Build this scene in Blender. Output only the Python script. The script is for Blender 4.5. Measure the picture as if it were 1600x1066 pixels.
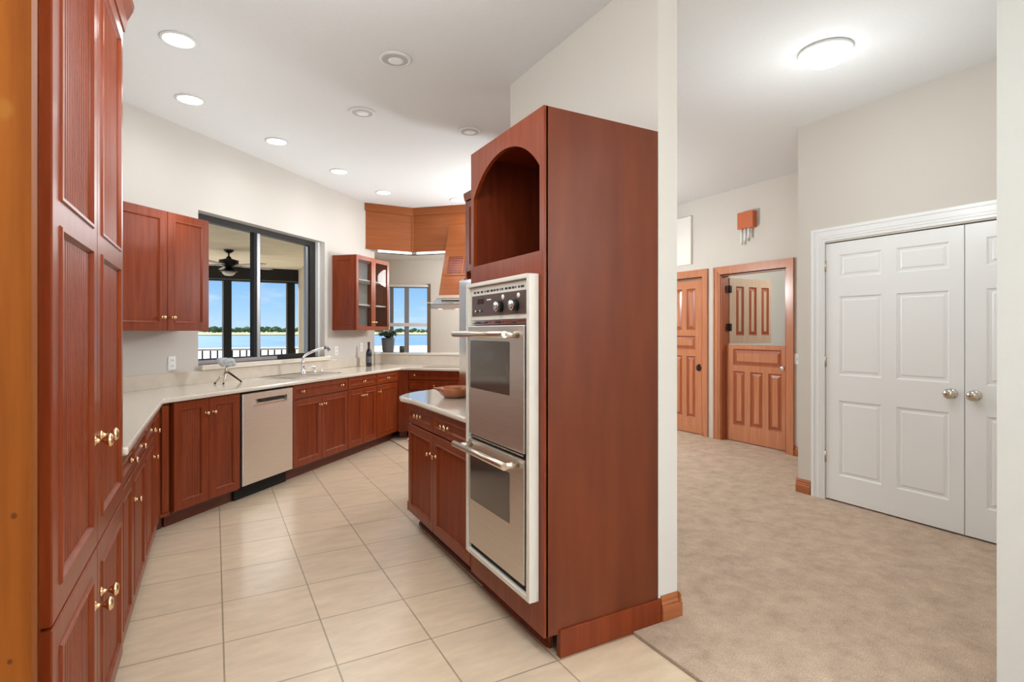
import bpy, bmesh, math, random
from mathutils import Vector, Matrix
random.seed(7)
C = bpy.context.scene
for o in list(bpy.data.objects): bpy.data.objects.remove(o)
R = math.radians
PI = math.pi
# ------------------------------------------------------------------ camera
CAM_H = 1.37
cd = bpy.data.cameras.new('camera'); cam = bpy.data.objects.new('camera', cd); C.collection.objects.link(cam)
cam.location = (0, 0, CAM_H); cam.rotation_euler = (R(90), 0, R(-28.65))
cd.sensor_width = 36; cd.lens = 852/1600*36; cd.shift_y = -15/1600; cd.clip_start = 0.05; cd.clip_end = 3000
C.camera = cam
# ------------------------------------------------------------------ view, world, sun
vs = C.view_settings
vs.view_transform = 'Standard'; vs.look = 'None'; vs.gamma = 1; vs.use_curve_mapping = False; vs.exposure = 0.4
w = bpy.data.worlds.new('sky'); C.world = w; w.use_nodes = True
nt = w.node_tree; nt.nodes.clear()
out = nt.nodes.new('ShaderNodeOutputWorld'); bg = nt.nodes.new('ShaderNodeBackground')
tc = nt.nodes.new('ShaderNodeTexCoord'); sp = nt.nodes.new('ShaderNodeSeparateXYZ'); cr = nt.nodes.new('ShaderNodeValToRGB')
nt.links.new(tc.outputs['Generated'], sp.inputs[0]); nt.links.new(sp.outputs['Z'], cr.inputs[0])
e = cr.color_ramp.elements
e[0].position = 0.0; e[0].color = (0.58, 0.80, 1.0, 1)
e[1].position = 0.5; e[1].color = (0.12, 0.30, 0.72, 1)
a = e.new(0.10); a.color = (0.24, 0.53, 0.97, 1)
a = e.new(0.035); a.color = (0.42, 0.71, 1.0, 1)
no = nt.nodes.new('ShaderNodeTexNoise'); no.inputs['Scale'].default_value = 9; no.inputs['Detail'].default_value = 5
mp = nt.nodes.new('ShaderNodeMapping'); mp.inputs['Scale'].default_value = (1, 1, 3.2); mp.inputs['Location'].default_value = (0.3, 0.1, 0.25)
nt.links.new(tc.outputs['Generated'], mp.inputs[0]); nt.links.new(mp.outputs[0], no.inputs[0])
cc = nt.nodes.new('ShaderNodeValToRGB'); cc.color_ramp.elements[0].position = 0.56; cc.color_ramp.elements[1].position = 0.74
cc.color_ramp.elements[1].color = (0.7, 0.7, 0.7, 1)
nt.links.new(no.outputs[0], cc.inputs[0])
mx = nt.nodes.new('ShaderNodeMixRGB'); mx.inputs[2].default_value = (0.85, 0.92, 1.0, 1)
nt.links.new(cc.outputs[0], mx.inputs[0]); nt.links.new(cr.outputs[0], mx.inputs[1]); nt.links.new(mx.outputs[0], bg.inputs[0])
bg.inputs[1].default_value = .76
nt.links.new(bg.outputs[0], out.inputs[0])
def light(name, kind, loc, energy, color=(1, 1, 1), rot=(0, 0, 0), **k):
    l = bpy.data.lights.new(name, kind); l.energy = energy; l.color = color
    for a_, b_ in k.items(): setattr(l, a_, b_)
    o = bpy.data.objects.new(name, l); o.location = loc; o.rotation_euler = rot; C.collection.objects.link(o); return o
sun = light('sun', 'SUN', (0, 0, 20), 6.5, (1, .97, .92), angle=R(1))
sun.rotation_euler = Vector((0.30, -1.0, -0.85)).to_track_quat('-Z', 'Y').to_euler()
# added fill lights behind the camera, set before the invented window_3 and window_4
light('daylight_back', 'AREA', (0.3, -3.35, 1.3), 500, (.86, .95, 1), (R(-120), 0, 0), shape='RECTANGLE', size=3.0, size_y=2.2)
light('daylight_hall', 'AREA', (3.6, -3.35, 1.3), 440, (.86, .95, 1), (R(-118), 0, 0), shape='RECTANGLE', size=2.0, size_y=2.2)
H = 3.10

# ------------------------------------------------------------------ materials
def mat(name, col, rough=0.5, metal=0.0, coat=0.0, spec=0.5, emit=None, es=0, trans=0, ior=1.45):
    m = bpy.data.materials.new(name); m.use_nodes = True; b = m.node_tree.nodes['Principled BSDF']
    b.inputs['Base Color'].default_value = (*col, 1); b.inputs['Roughness'].default_value = rough
    b.inputs['Metallic'].default_value = metal; b.inputs['Coat Weight'].default_value = coat
    b.inputs['Coat Roughness'].default_value = 0.12
    b.inputs['Specular IOR Level'].default_value = spec
    b.inputs['Transmission Weight'].default_value = trans; b.inputs['IOR'].default_value = ior
    if emit: b.inputs['Emission Color'].default_value = (*emit, 1); b.inputs['Emission Strength'].default_value = es
    return m
def noise_mat(name, c1, c2, scale=(1, 1, 1), ns=5, detail=4, rough=0.5, coat=0, bump=0, p0=.3, p1=.7, spec=.5, metal=0, brough=0.15):
    m = mat(name, c1, rough, metal, coat, spec); n = m.node_tree.nodes; l = m.node_tree.links; b = n['Principled BSDF']
    b.inputs['Coat Roughness'].default_value = brough
    t = n.new('ShaderNodeTexCoord'); mp = n.new('ShaderNodeMapping'); mp.inputs['Scale'].default_value = scale
    x = n.new('ShaderNodeTexNoise'); x.inputs['Scale'].default_value = ns; x.inputs['Detail'].default_value = detail
    r = n.new('ShaderNodeValToRGB'); r.color_ramp.elements[0].position = p0; r.color_ramp.elements[1].position = p1
    r.color_ramp.elements[0].color = (*c1, 1); r.color_ramp.elements[1].color = (*c2, 1)
    l.new(t.outputs['Object'], mp.inputs[0]); l.new(mp.outputs[0], x.inputs[0]); l.new(x.outputs[0], r.inputs[0]); l.new(r.outputs[0], b.inputs['Base Color'])
    if bump:
        bp = n.new('ShaderNodeBump'); bp.inputs['Strength'].default_value = bump; bp.inputs['Distance'].default_value = .004
        l.new(x.outputs[0], bp.inputs['Height']); l.new(bp.outputs[0], b.inputs['Normal'])
    return m
M = {}
M['cherry'] = noise_mat('cherry_wood', (.175, .024, .004), (.245, .042, .0075), (9, 9, .7), 4, 6, .38, .25, brough=.2, spec=.25)
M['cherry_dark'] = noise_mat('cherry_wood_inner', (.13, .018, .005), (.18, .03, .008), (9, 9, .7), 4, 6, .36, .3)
M['cherry_side'] = noise_mat('cherry_veneer', (.125, .023, .006), (.18, .038, .010), (2.2, 2.2, .35), 4, 8, .40, .2, brough=.25, spec=.35)
M['cherry_soffit'] = noise_mat('cherry_veneer_horizontal', (.215, .05, .007), (.285, .074, .011), (.5, .5, 14), 4, 6, .36, .3, brough=.2, spec=.3)
M['toe'] = noise_mat('dark_toe_kick', (.10, .018, .007), (.14, .03, .01), (.8, .8, 8), 4, 4, .45, .1)
M['trimwood'] = noise_mat('orange_baseboard_wood', (.36, .10, .03), (.46, .15, .045), (.8, .8, 16), 4, 4, .32, .4)
M['alder'] = noise_mat('knotty_board_wood', (.21, .050, .004), (.33, .095, .010), (9, 9, .5), 3, 8, .6, 0, spec=.2)
n = M['alder'].node_tree.nodes
M['halldoor'] = noise_mat('light_mahogany', (.47, .18, .085), (.57, .235, .12), (8, 8, .6), 4, 6, .26, .5)
M['halldoor_pale'] = noise_mat('pale_weathered_mahogany', (.50, .37, .27), (.58, .44, .33), (8, 8, .6), 4, 6, .3, .4)  # glare on the open upper leaf, painted in as a paler wood colour
M['wall_grey'] = noise_mat('grey_room_wall', (.40, .385, .345), (.41, .395, .355), ns=60, rough=.8)
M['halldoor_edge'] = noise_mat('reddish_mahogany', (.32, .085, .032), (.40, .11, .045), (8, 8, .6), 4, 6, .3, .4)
M['brass'] = mat('brass', (.86, .62, .36), .22, 1)
M['handle_nickel'] = mat('warm_nickel', (.72, .64, .54), .30, 1)
M['nickel'] = mat('nickel', (.62, .56, .48), .22, 1)
M['iron'] = mat('black_iron', (.03, .028, .026), .4, .8)
M['steel'] = noise_mat('brushed_steel', (.67, .62, .56), (.75, .70, .64), (1, 1, 60), 5, 3, .40, 0, metal=1)
M['steel_bright'] = mat('polished_steel', (.75, .75, .76), .16, 1)
M['chrome'] = mat('chrome', (.82, .83, .85), .08, 1)
M['cream'] = mat('cream_enamel', (.72, .68, .60), .35)
M['ovenglass'] = mat('dark_oven_glass', (.07, .055, .045), .08, 0, .6)
M['brownpanel'] = mat('brown_control_panel', (.10, .065, .052), .3)
M['black'] = mat('black_plastic', (.012, .012, .012), .35)
M['blackgap'] = mat('black_gap', (.006, .005, .005), .7)
M['white'] = mat('white_paint', (.74, .73, .71), .35)
M['closet'] = mat('white_door_paint', (.85, .85, .84), .33)
M['plastic'] = mat('white_plastic', (.80, .80, .77), .4)
M['counter'] = noise_mat('cream_countertop', (.70, .62, .52), (.76, .68, .58), (1, 1, 1), 60, 3, .16, .4, brough=.05)
M['splash'] = noise_mat('cream_backsplash', (.58, .50, .41), (.66, .575, .475), (1, 1, 1), 9, 4, .3, .1)
M['wall'] = noise_mat('warm_white_wall', (.585, .54, .49), (.595, .55, .50), ns=60, rough=.75, bump=.04)
M['wall_hall'] = noise_mat('greige_wall', (.63, .585, .525), (.64, .595, .535), ns=60, rough=.75, bump=.04)
M['wall_divider'] = noise_mat('light_cream_wall', (.74, .70, .635), (.75, .71, .645), ns=60, rough=.75, bump=.04)
M['wall_white'] = noise_mat('cool_white_wall', (.72, .73, .70), (.73, .74, .71), ns=60, rough=.7, bump=.04)
M['ceiling'] = noise_mat('ceiling_paint', (.72, .72, .715), (.74, .74, .735), ns=40, rough=.85, bump=.06)
M['carpet'] = noise_mat('beige_carpet', (.45, .325, .235), (.68, .53, .41), ns=170, detail=6, rough=.95, bump=1.0, spec=.1)
_m = M['carpet']; _n = _m.node_tree.nodes; _l = _m.node_tree.links; _b = _n['Principled BSDF']
_src = _b.inputs['Base Color'].links[0].from_socket
_t = _n.new('ShaderNodeTexCoord'); _x = _n.new('ShaderNodeTexNoise'); _x.inputs['Scale'].default_value = 7; _x.inputs['Detail'].default_value = 8; _x.inputs['Roughness'].default_value = .75
_r = _n.new('ShaderNodeValToRGB'); _r.color_ramp.elements[0].position = .35; _r.color_ramp.elements[1].position = .65
_r.color_ramp.elements[0].color = (.80, .79, .78, 1); _r.color_ramp.elements[1].color = (1.12, 1.12, 1.12, 1)
_mm = _n.new('ShaderNodeMixRGB'); _mm.blend_type = 'MULTIPLY'; _mm.inputs[0].default_value = 1
_l.new(_t.outputs['Object'], _x.inputs[0]); _l.new(_x.outputs[0], _r.inputs[0]); _l.new(_src, _mm.inputs[1]); _l.new(_r.outputs[0], _mm.inputs[2]); _l.new(_mm.outputs[0], _b.inputs['Base Color'])
M['stucco'] = noise_mat('beige_stucco', (.60, .50, .34), (.68, .58, .41), (1, 1, 1), 30, 6, .9, bump=.5)
M['stucco_ceiling'] = noise_mat('stucco_lanai_ceiling', (.74, .64, .46), (.82, .73, .55), (1, 1, 1), 3, 8, .9, bump=.4)
M['bronze'] = mat('dark_bronze_aluminium', (.020, .018, .016), .45, spec=.25)
M['alu'] = mat('mill_aluminium', (.34, .34, .35), .35, .7)
M['glass'] = mat('window_glass', (1, 1, 1), .0, trans=1, ior=1.01, spec=.3)
M['cabglass'] = mat('cabinet_glass', (.92, .95, .95), .02, trans=1, ior=1.10, spec=.9)
M['hoodglass'] = mat('hood_glass', (.86, .86, .84), .05, trans=.75, ior=1.2)
M['lamp'] = mat('lit_lamp', (1, 1, 1), .5, emit=(1, .97, .92), es=7)
M['dome'] = mat('lit_glass_dome', (1, 1, 1), .4, emit=(1, .96, .9), es=5)
M['led'] = mat('lit_led_strip', (1, 1, 1), .5, emit=(1, .93, .82), es=1.6)
M['unlit'] = mat('unlit_bulb', (.8, .8, .78), .3)
M['deck'] = noise_mat('white_pool_deck', (.66, .63, .57), (.74, .71, .65), ns=8, rough=.9)
M['lawn'] = noise_mat('dry_shore_grass', (.42, .40, .14), (.56, .50, .24), ns=.06, detail=6, rough=.95)
M['tree'] = noise_mat('tree_foliage', (.09, .16, .06), (.22, .30, .13), ns=.35, detail=8, rough=.9)
M['bark'] = mat('tree_bark', (.10, .07, .045), .9)
M['plant'] = noise_mat('grey_green_leaf', (.045, .075, .05), (.10, .15, .10), ns=9, rough=.5)
M['pot'] = mat('grey_ceramic', (.16, .17, .18), .45)
M['bottle'] = mat('black_bottle_glass', (.012, .012, .014), .08, coat=.5)
M['foil'] = mat('dark_foil', (.05, .05, .055), .3, .5)
M['terra'] = noise_mat('glazed_terracotta', (.42, .13, .045), (.55, .20, .08), ns=9, rough=.22, coat=.6)
M['fuzz'] = noise_mat('grey_fuzz', (.42, .44, .46), (.55, .57, .59), ns=60, rough=.95, bump=.6)
M['chime'] = mat('orange_chime_box', (.55, .13, .04), .35)
M['canvas'] = mat('cream_canvas', (.86, .81, .74), .6)
M['blade'] = mat('fan_blade_wood', (.34, .27, .19), .5)
M['towel'] = mat('steel_grey_clutter', (.55, .54, .52), .35, .6)
# floor tiles
def tile_mat():
    m = mat('cream_floor_tile', (.6, .5, .4), .28, coat=.15); n = m.node_tree.nodes; l = m.node_tree.links; b = n['Principled BSDF']
    t = n.new('ShaderNodeTexCoord'); mp = n.new('ShaderNodeMapping'); mp.vector_type = 'POINT'
    s = .4064; mp.inputs['Location'].default_value = (-.036/s, -2.306/s, 0); mp.inputs['Scale'].default_value = (1/s, 1/s, 1)
    l.new(t.outputs['Object'], mp.inputs[0])
    br = n.new('ShaderNodeTexBrick'); br.offset = 0; br.squash = 1; br.inputs['Scale'].default_value = 1
    br.inputs['Mortar Size'].default_value = .009; br.inputs['Mortar Smooth'].default_value = .1; br.inputs['Brick Width'].default_value = 1; br.inputs['Row Height'].default_value = 1
    br.inputs['Color1'].default_value = (.74, .58, .41, 1); br.inputs['Color2'].default_value = (.70, .55, .40, 1); br.inputs['Mortar'].default_value = (.38, .29, .19, 1)
    l.new(mp.outputs[0], br.inputs[0])
    x = n.new('ShaderNodeTexNoise'); x.inputs['Scale'].default_value = 5; x.inputs['Detail'].default_value = 9; x.inputs['Roughness'].default_value = .65
    mp2 = n.new('ShaderNodeMapping'); mp2.inputs['Rotation'].default_value = (0, 0, R(-25)); mp2.inputs['Scale'].default_value = (1, 3.0, 1)
    l.new(t.outputs['Object'], mp2.inputs[0]); l.new(mp2.outputs[0], x.inputs[0])
    r = n.new('ShaderNodeValToRGB'); r.color_ramp.elements[0].position = .35; r.color_ramp.elements[1].position = .68
    r.color_ramp.elements[0].color = (.88, .87, .86, 1); r.color_ramp.elements[1].color = (1.04, 1.04, 1.04, 1)
    l.new(x.outputs[0], r.inputs[0])
    mm = n.new('ShaderNodeMixRGB'); mm.blend_type = 'MULTIPLY'; mm.inputs[0].default_value = 1
    l.new(br.outputs[0], mm.inputs[1]); l.new(r.outputs[0], mm.inputs[2]); l.new(mm.outputs[0], b.inputs['Base Color'])
    bp = n.new('ShaderNodeBump'); bp.inputs['Strength'].default_value = .35; bp.inputs['Distance'].default_value = .002; bp.invert = True
    l.new(br.outputs['Fac'], bp.inputs['Height']); l.new(bp.outputs[0], b.inputs['Normal'])
    return m
M['tile'] = tile_mat()
def water_mat():
    m = noise_mat('lake_water', (.17, .30, .62), (.26, .42, .78), (.02, .02, .02), 6, 6, .25)
    return m
M['water'] = water_mat()

# ------------------------------------------------------------------ mesh builder
class B:
    def __init__(s): s.v = []; s.f = []; s.sm = []; s.mi = {}; s.cur = 0
    def quad(s, pts, smooth=False):
        i = len(s.v); s.v += [tuple(p) for p in pts]; s.mi[len(s.f)] = s.cur; s.f.append(tuple(range(i, i+len(pts)))); s.sm.append(smooth); return s
    def box(s, x0, x1, y0, y1, z0, z1):
        i = len(s.v)
        s.v += [(x, y, z) for z in (z0, z1) for y in (y0, y1) for x in (x0, x1)]
        for q in ((0, 2, 3, 1), (4, 5, 7, 6), (0, 1, 5, 4), (2, 6, 7, 3), (0, 4, 6, 2), (1, 3, 7, 5)):
            s.f.append(tuple(i+k for k in q)); s.sm.append(False)
        return s
    def prism(s, poly, z0, z1):
        i = len(s.v); n = len(poly)
        s.v += [(p[0], p[1], z0) for p in poly]+[(p[0], p[1], z1) for p in poly]
        s.f.append(tuple(range(i+n-1, i-1, -1))); s.f.append(tuple(range(i+n, i+2*n))); s.sm += [False, False]
        for k in range(n):
            s.f.append((i+k, i+(k+1) % n, i+n+(k+1) % n, i+n+k)); s.sm.append(False)
        return s
    def prism_y(s, poly, y0, y1):    # polygon in xz, extruded along y
        i = len(s.v); n = len(poly)
        s.v += [(p[0], y0, p[1]) for p in poly]+[(p[0], y1, p[1]) for p in poly]
        s.f.append(tuple(range(i, i+n))); s.f.append(tuple(range(i+2*n-1, i+n-1, -1))); s.sm += [False, False]
        for k in range(n):
            s.f.append((i+k, i+n+k, i+n+(k+1) % n, i+(k+1) % n)); s.sm.append(False)
        return s
    def prism_x(s, poly, x0, x1):    # polygon in yz, extruded along x
        i = len(s.v); n = len(poly)
        s.v += [(x0, p[0], p[1]) for p in poly]+[(x1, p[0], p[1]) for p in poly]
        s.f.append(tuple(range(i, i+n))); s.f.append(tuple(range(i+2*n-1, i+n-1, -1))); s.sm += [False, False]
        for k in range(n):
            s.f.append((i+k, i+n+k, i+n+(k+1) % n, i+(k+1) % n)); s.sm.append(False)
        return s
    def ring(s, ra, ya, rb, yb):     # bridge two xz rectangles at depths ya, yb
        def c(r, y): return [(r[0], y, r[2]), (r[1], y, r[2]), (r[1], y, r[3]), (r[0], y, r[3])]
        A = c(ra, ya); Bq = c(rb, yb)
        for k in range(4):
            s.quad([A[k], A[(k+1) % 4], Bq[(k+1) % 4], Bq[k]])
        return s
    def lathe(s, prof, c=(0, 0, 0), axis='z', n=24, cap=True):   # prof: [(r, t)]
        i = len(s.v); m = len(prof)
        for r, t in prof:
            for k in range(n):
                a = 2*PI*k/n; u, v = r*math.cos(a), r*math.sin(a)
                if axis == 'z': p = (u, v, t)
                elif axis == 'y': p = (u, t, v)
                else: p = (t, u, v)
                s.v.append((c[0]+p[0], c[1]+p[1], c[2]+p[2]))
        for j in range(m-1):
            for k in range(n):
                s.f.append((i+j*n+k, i+j*n+(k+1) % n, i+(j+1)*n+(k+1) % n, i+(j+1)*n+k)); s.sm.append(True)
        if cap and prof[0][0] > 1e-6: s.f.append(tuple(i+k for k in range(n-1, -1, -1))); s.sm.append(False)
        if cap and prof[-1][0] > 1e-6: s.f.append(tuple(i+(m-1)*n+k for k in range(n))); s.sm.append(False)
        return s
    def tube(s, pts, r, n=10):
        pts = [Vector(p) for p in pts]; i = len(s.v); m = len(pts)
        rs = r if isinstance(r, (list, tuple)) else [r]*m
        up = None
        for j, p in enumerate(pts):
            d = (pts[min(j+1, m-1)]-pts[max(j-1, 0)]).normalized()
            if up is None:
                up = Vector((0, 0, 1)) if abs(d.z) < .9 else Vector((1, 0, 0))
            a = d.cross(up).normalized(); b = a.cross(d).normalized(); up = b
            for k in range(n):
                t = 2*PI*k/n; s.v.append(tuple(p+a*rs[j]*math.cos(t)+b*rs[j]*math.sin(t)))
        for j in range(m-1):
            for k in range(n):
                s.f.append((i+j*n+k, i+j*n+(k+1) % n, i+(j+1)*n+(k+1) % n, i+(j+1)*n+k)); s.sm.append(True)
        s.f.append(tuple(i+k for k in range(n-1, -1, -1))); s.f.append(tuple(i+(m-1)*n+k for k in range(n))); s.sm += [False, False]
        return s
    def build(s, name, m, parent=None, bevel=0, weld=True, m2=None):
        me = bpy.data.meshes.new(name); me.from_pydata(s.v, [], s.f)
        if m2: me.polygons.foreach_set('material_index', [s.mi.get(k, 0) for k in range(len(s.f))])
        me.polygons.foreach_set('use_smooth', s.sm)
        bm = bmesh.new(); bm.from_mesh(me)
        if weld: bmesh.ops.remove_doubles(bm, verts=bm.verts, dist=1e-5)
        bmesh.ops.recalc_face_normals(bm, faces=bm.faces); bm.to_mesh(me); bm.free()
        me.materials.append(M[m] if isinstance(m, str) else m)
        if m2: me.materials.append(M[m2])
        o = bpy.data.objects.new(name, me); C.collection.objects.link(o)
        if parent: o.parent = parent
        if bevel:
            b = o.modifiers.new('bevel', 'BEVEL'); b.width = bevel; b.segments = 2; b.limit_method = 'ANGLE'; b.angle_limit = R(40)
        return o
def empty(name, label, cat, loc, deg=0, group=None):
    o = bpy.data.objects.new(name, None); C.collection.objects.link(o); o.empty_display_size = .1
    o.location = loc; o.rotation_euler = (0, 0, R(deg)); tag(o, label, cat, group); return o
def tag(o, label, cat, group=None):
    o['label'] = label; o['category'] = cat
    if group: o['group'] = group
    return o
def struct(o, label=None, cat=None):
    o['kind'] = 'structure'
    if label: o['label'] = label
    if cat: o['category'] = cat
    return o
def sempty(name, loc, deg, label, cat):
    o = bpy.data.objects.new(name, None); C.collection.objects.link(o); o.location = loc; o.rotation_euler = (0, 0, R(deg)); o['kind'] = 'structure'
    o['label'] = label; o['category'] = cat; return o

# ---- panelled fronts: xz face at y=0 looking toward -y
CAB = [(0, 0), (.003, -.003), (.009, -.003), (.015, .004), (.018, .008)]
RAISED = [(0, 0), (.010, .010), (.014, .014), (.020, .014), (.046, .004), (.05, .002)]
SIX = [(0, 0), (.010, .009), (.024, .009), (.036, .003)]
def front(w, h, t, panels, prof, bead=0, x0=0, z0=0, edge=.003, bd=.003):
    b = B()
    xs = sorted({edge, w-edge} | {p[0] for p in panels} | {p[1] for p in panels})
    zs = sorted({edge, h-edge} | {p[2] for p in panels} | {p[3] for p in panels})
    for i in range(len(xs)-1):
        for j in range(len(zs)-1):
            cx = (xs[i]+xs[i+1])/2; cz = (zs[j]+zs[j+1])/2
            if any(p[0] < cx < p[1] and p[2] < cz < p[3] for p in panels): continue
            b.quad([(xs[i], 0, zs[j]), (xs[i+1], 0, zs[j]), (xs[i+1], 0, zs[j+1]), (xs[i], 0, zs[j+1])])
    o_ = (0, w, 0, h)
    b.ring((edge, w-edge, edge, h-edge), 0, o_, edge)
    b.ring(o_, edge, o_, t)
    b.quad([(0, t, 0), (w, t, 0), (w, t, h), (0, t, h)])
    for p in panels:
        r = lambda q: (p[0]+q, p[1]-q, p[2]+q, p[3]-q)
        b.cur = 1
        for k in range(len(prof)-1):
            b.ring(r(prof[k][0]), prof[k][1], r(prof[k+1][0]), prof[k+1][1])
        b.cur = 0; q = r(prof[-1][0]); y = prof[-1][1]
        if bead:
            n_ = max(1, round((q[1]-q[0])/bead)); s_ = (q[1]-q[0])/n_
            for k in range(n_):
                a = q[0]+k*s_; pts = [(a, y+bd), (a+s_*.2, y), (a+s_*.5, y-.001), (a+s_*.8, y), (a+s_, y+bd)]
                for m_ in range(4):
                    b.quad([(pts[m_][0], pts[m_][1], q[2]), (pts[m_+1][0], pts[m_+1][1], q[2]), (pts[m_+1][0], pts[m_+1][1], q[3]), (pts[m_][0], pts[m_][1], q[3])])
        else:
            b.quad([(q[0], y, q[2]), (q[1], y, q[2]), (q[1], y, q[3]), (q[0], y, q[3])])
    b.v = [(v[0]+x0, v[1], v[2]+z0) for v in b.v]
    return b
def knob(parent, x, y, z, s=1.0, m='brass', flare=True):
    b = B()
    p = [(0, 0), (.011, 0), (.011, -.003), (.006, -.006), (.0045, -.012), (.0055, -.016), (.012, -.021), (.0125, -.026), (.009, -.029), (0, -.030)]
    b.lathe([(r*s, t*s) for r, t in p], (0, 0, 0), 'y', 16)
    o = b.build('knob', m, parent); o.location = (x, y, z); return o
def door(parent, x0, x1, z0, z1, knobs=(), fw=.055, bead=.0, y=0, name='door', panels=None, m='cherry', ks=1.0):
    g = .0015; w_ = x1-x0-2*g; h_ = z1-z0
    if panels is None: panels = [(fw, w_-fw, fw, h_-fw)]
    b = front(w_, h_, .02, panels, CAB, bead)
    o = b.build(name, m, parent); o.location = (x0+g, y, z0)
    for kx, kz in knobs: knob(o, kx-x0-g, -.001, kz-z0, ks)
    return o
def base_cabinet(label, loc, deg, w_, doors, drawers, depth=.60, toe=.07, bead=.0, group='lower kitchen cabinets', ztop=.872, zb=.115, side_panel=False):
    t = empty('base_cabinet', label, 'cabinet', (loc[0], loc[1], 0), deg, group)
    B().box(0, w_, .0215, depth, .10, .874).build('body', 'cherry_dark', t)
    B().box(0, w_, toe, toe+.02, .0, .10).build('toe_kick', 'toe', t)
    for d in doors:
        x0, x1, kx, kz, zt = d
        door(t, x0, x1, zb, zt, [(kx, kz)] if kx is not None else [], .05, bead)
    for d in drawers:
        x0, x1, kx, z0 = d
        door(t, x0, x1, z0, ztop, [(k, (z0+ztop)/2) for k in kx], .032, 0, name='drawer')
    return t

S2 = 1/math.sqrt(2)
def W(k, off=4.69):    # point on a 45 degree line y = x + off, k metres along
    return (k*S2, off+k*S2)

# ------------------------------------------------------------------ room shell
struct(B().box(-1.2, 8.5, -3.6, 10.5, -.12, 0).build('floor', 'tile'), 'cream square ceramic tile kitchen floor', 'floor')
# carpet (hall): right of the wall and its tower trim
b = B(); b.prism([(1.664, -3.6), (8.4, -3.6), (8.4, 10.2), (1.95, 10.2), (1.95, 1.90), (1.664, 1.90)], .0, .012)
struct(b.build('floor_carpet', 'carpet'), 'beige loop pile carpet of the hall', 'carpet')
b = B(); b.box(-1.3, 8.6, -3.7, 7.42, H, H+.12)
struct(b.build('ceiling', 'ceiling'), 'white painted ceiling', 'ceiling')
# walls
def wallbox(name, label, m, *a): return struct(B().box(*a).build(name, m), label, 'wall')
wallbox('wall_left', 'wall behind the left counter run', 'wall', -1.09, -.97, -3.5, 4.63, 0, H)
# window wall (45 degrees) local frame: x along, y outward
WO = 5.6
ww = B(); wy1 = .16
x_a, x_b, zb_, zt_ = -.172, 1.632, 1.075, 2.43
ww.box(-1.55, x_a, 0, wy1, 0, H).box(x_b, 2.759, 0, wy1, 0, H).box(x_a, x_b, 0, wy1, 0, zb_).box(x_a, x_b, 0, wy1, zt_, H)
o = ww.build('wall_window', 'wall'); o.location = (0, WO, 0); o.rotation_euler = (0, 0, R(45)); struct(o, 'angled kitchen wall with the sink window', 'wall')
# dividing wall between kitchen and hall
wallbox('wall_divider', 'wall dividing kitchen and hall behind the oven tower', 'wall_divider', 1.826, 1.946, 1.913, 3.367, 0, H)
# closet wall with door opening  (X = 4.35 plane)
b = B(); b.box(4.35, 4.50, 2.665, 2.897, 0, H).box(4.35, 4.50, -3.5, .79, 0, H).box(4.35, 4.50, .79, 2.665, 2.085, H)
struct(b.build('wall_closet', 'wall_hall'), 'beige wall around the white double doors', 'wall')
wallbox('wall_closet_return', 'side of the closet facing the hall', 'wall_hall', 4.50, 5.57, 2.777, 2.897, 0, H)
wallbox('wall_closet_back', 'inside back of the closet', 'wall_hall', 5.2, 5.3, -3.5, 2.777, 0, H)
# hall end wall X=5.57, openings for door A and door B
b = B()
b.box(5.57, 5.70, 2.777, 3.846, 0, H).box(5.57, 5.70, 4.745, 5.03, 0, H).box(5.57, 5.70, 5.93, 10.2, 0, H)
b.box(5.57, 5.70, 3.846, 4.745, 2.07, H).box(5.57, 5.70, 5.03, 5.93, 2.07, H)
struct(b.build('wall_hall_end', 'wall_hall'), 'hall end wall with the two wooden doors', 'wall')
# room beyond the dutch door
wallbox('wall_back_room', 'grey wall in the room beyond the dutch door', 'wall_grey', 8.3, 8.4, 2.777, 10.2, 0, H)
wallbox('wall_back_room_side', 'side wall in the room beyond the dutch door', 'wall_grey', 5.70, 8.3, 2.70, 2.777, 0, H)
wallbox('wall_back_room_far', 'far side wall of the room beyond the dutch door', 'wall_white', 5.70, 8.3, 5.6, 5.7, 0, H)
# near right wall
wallbox('wall_right', 'white wall edge at the right of the photograph', 'wall_white', 2.372, 4.35, .73, .85, 0, H)
wallbox('wall_hall_far', 'far wall closing the hall', 'wall_hall', 4.3, 5.57, 10.1, 10.2, 0, H)
# wall behind the camera, with two unseen windows added for fill light
b = B(); b.box(-1.2, 5.3, -3.6, -3.5, 0, .35).box(-1.2, 5.3, -3.6, -3.5, 2.65, H).box(-1.2, -1.2+.0, -3.6, -3.5, 0, H)
b.box(-1.2, -1.2+.001, -3.6, -3.5, .35, 2.65).box(1.85, 2.55, -3.6, -3.5, .35, 2.65).box(4.65, 5.3, -3.6, -3.5, .35, 2.65)
struct(b.build('wall_back', 'wall'), 'wall behind the camera', 'wall')
def simple_window(name, x0, x1, z0, z1, loc, deg, label):
    t = sempty(name, loc, deg, label, 'window')
    b = B(); f = .05
    b.box(x0, x1, 0, .06, z0, z0+f).box(x0, x1, 0, .06, z1-f, z1).box(x0, x0+f, 0, .06, z0+f, z1-f).box(x1-f, x1, 0, .06, z0+f, z1-f)
    m_ = (x0+x1)/2; b.box(m_-.03, m_+.03, 0, .06, z0+f, z1-f)
    b.build('window_frame', 'white', t); B().box(x0+f, x1-f, .028, .032, z0+f, z1-f).build('pane', 'glass', t)
simple_window('window_3', -1.2, 1.85, .35, 2.65, (0, -3.58, 0), 0, 'large window behind the camera')
simple_window('window_4', 2.55, 4.65, .35, 2.65, (0, -3.58, 0), 0, 'hall window behind the camera')

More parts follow.
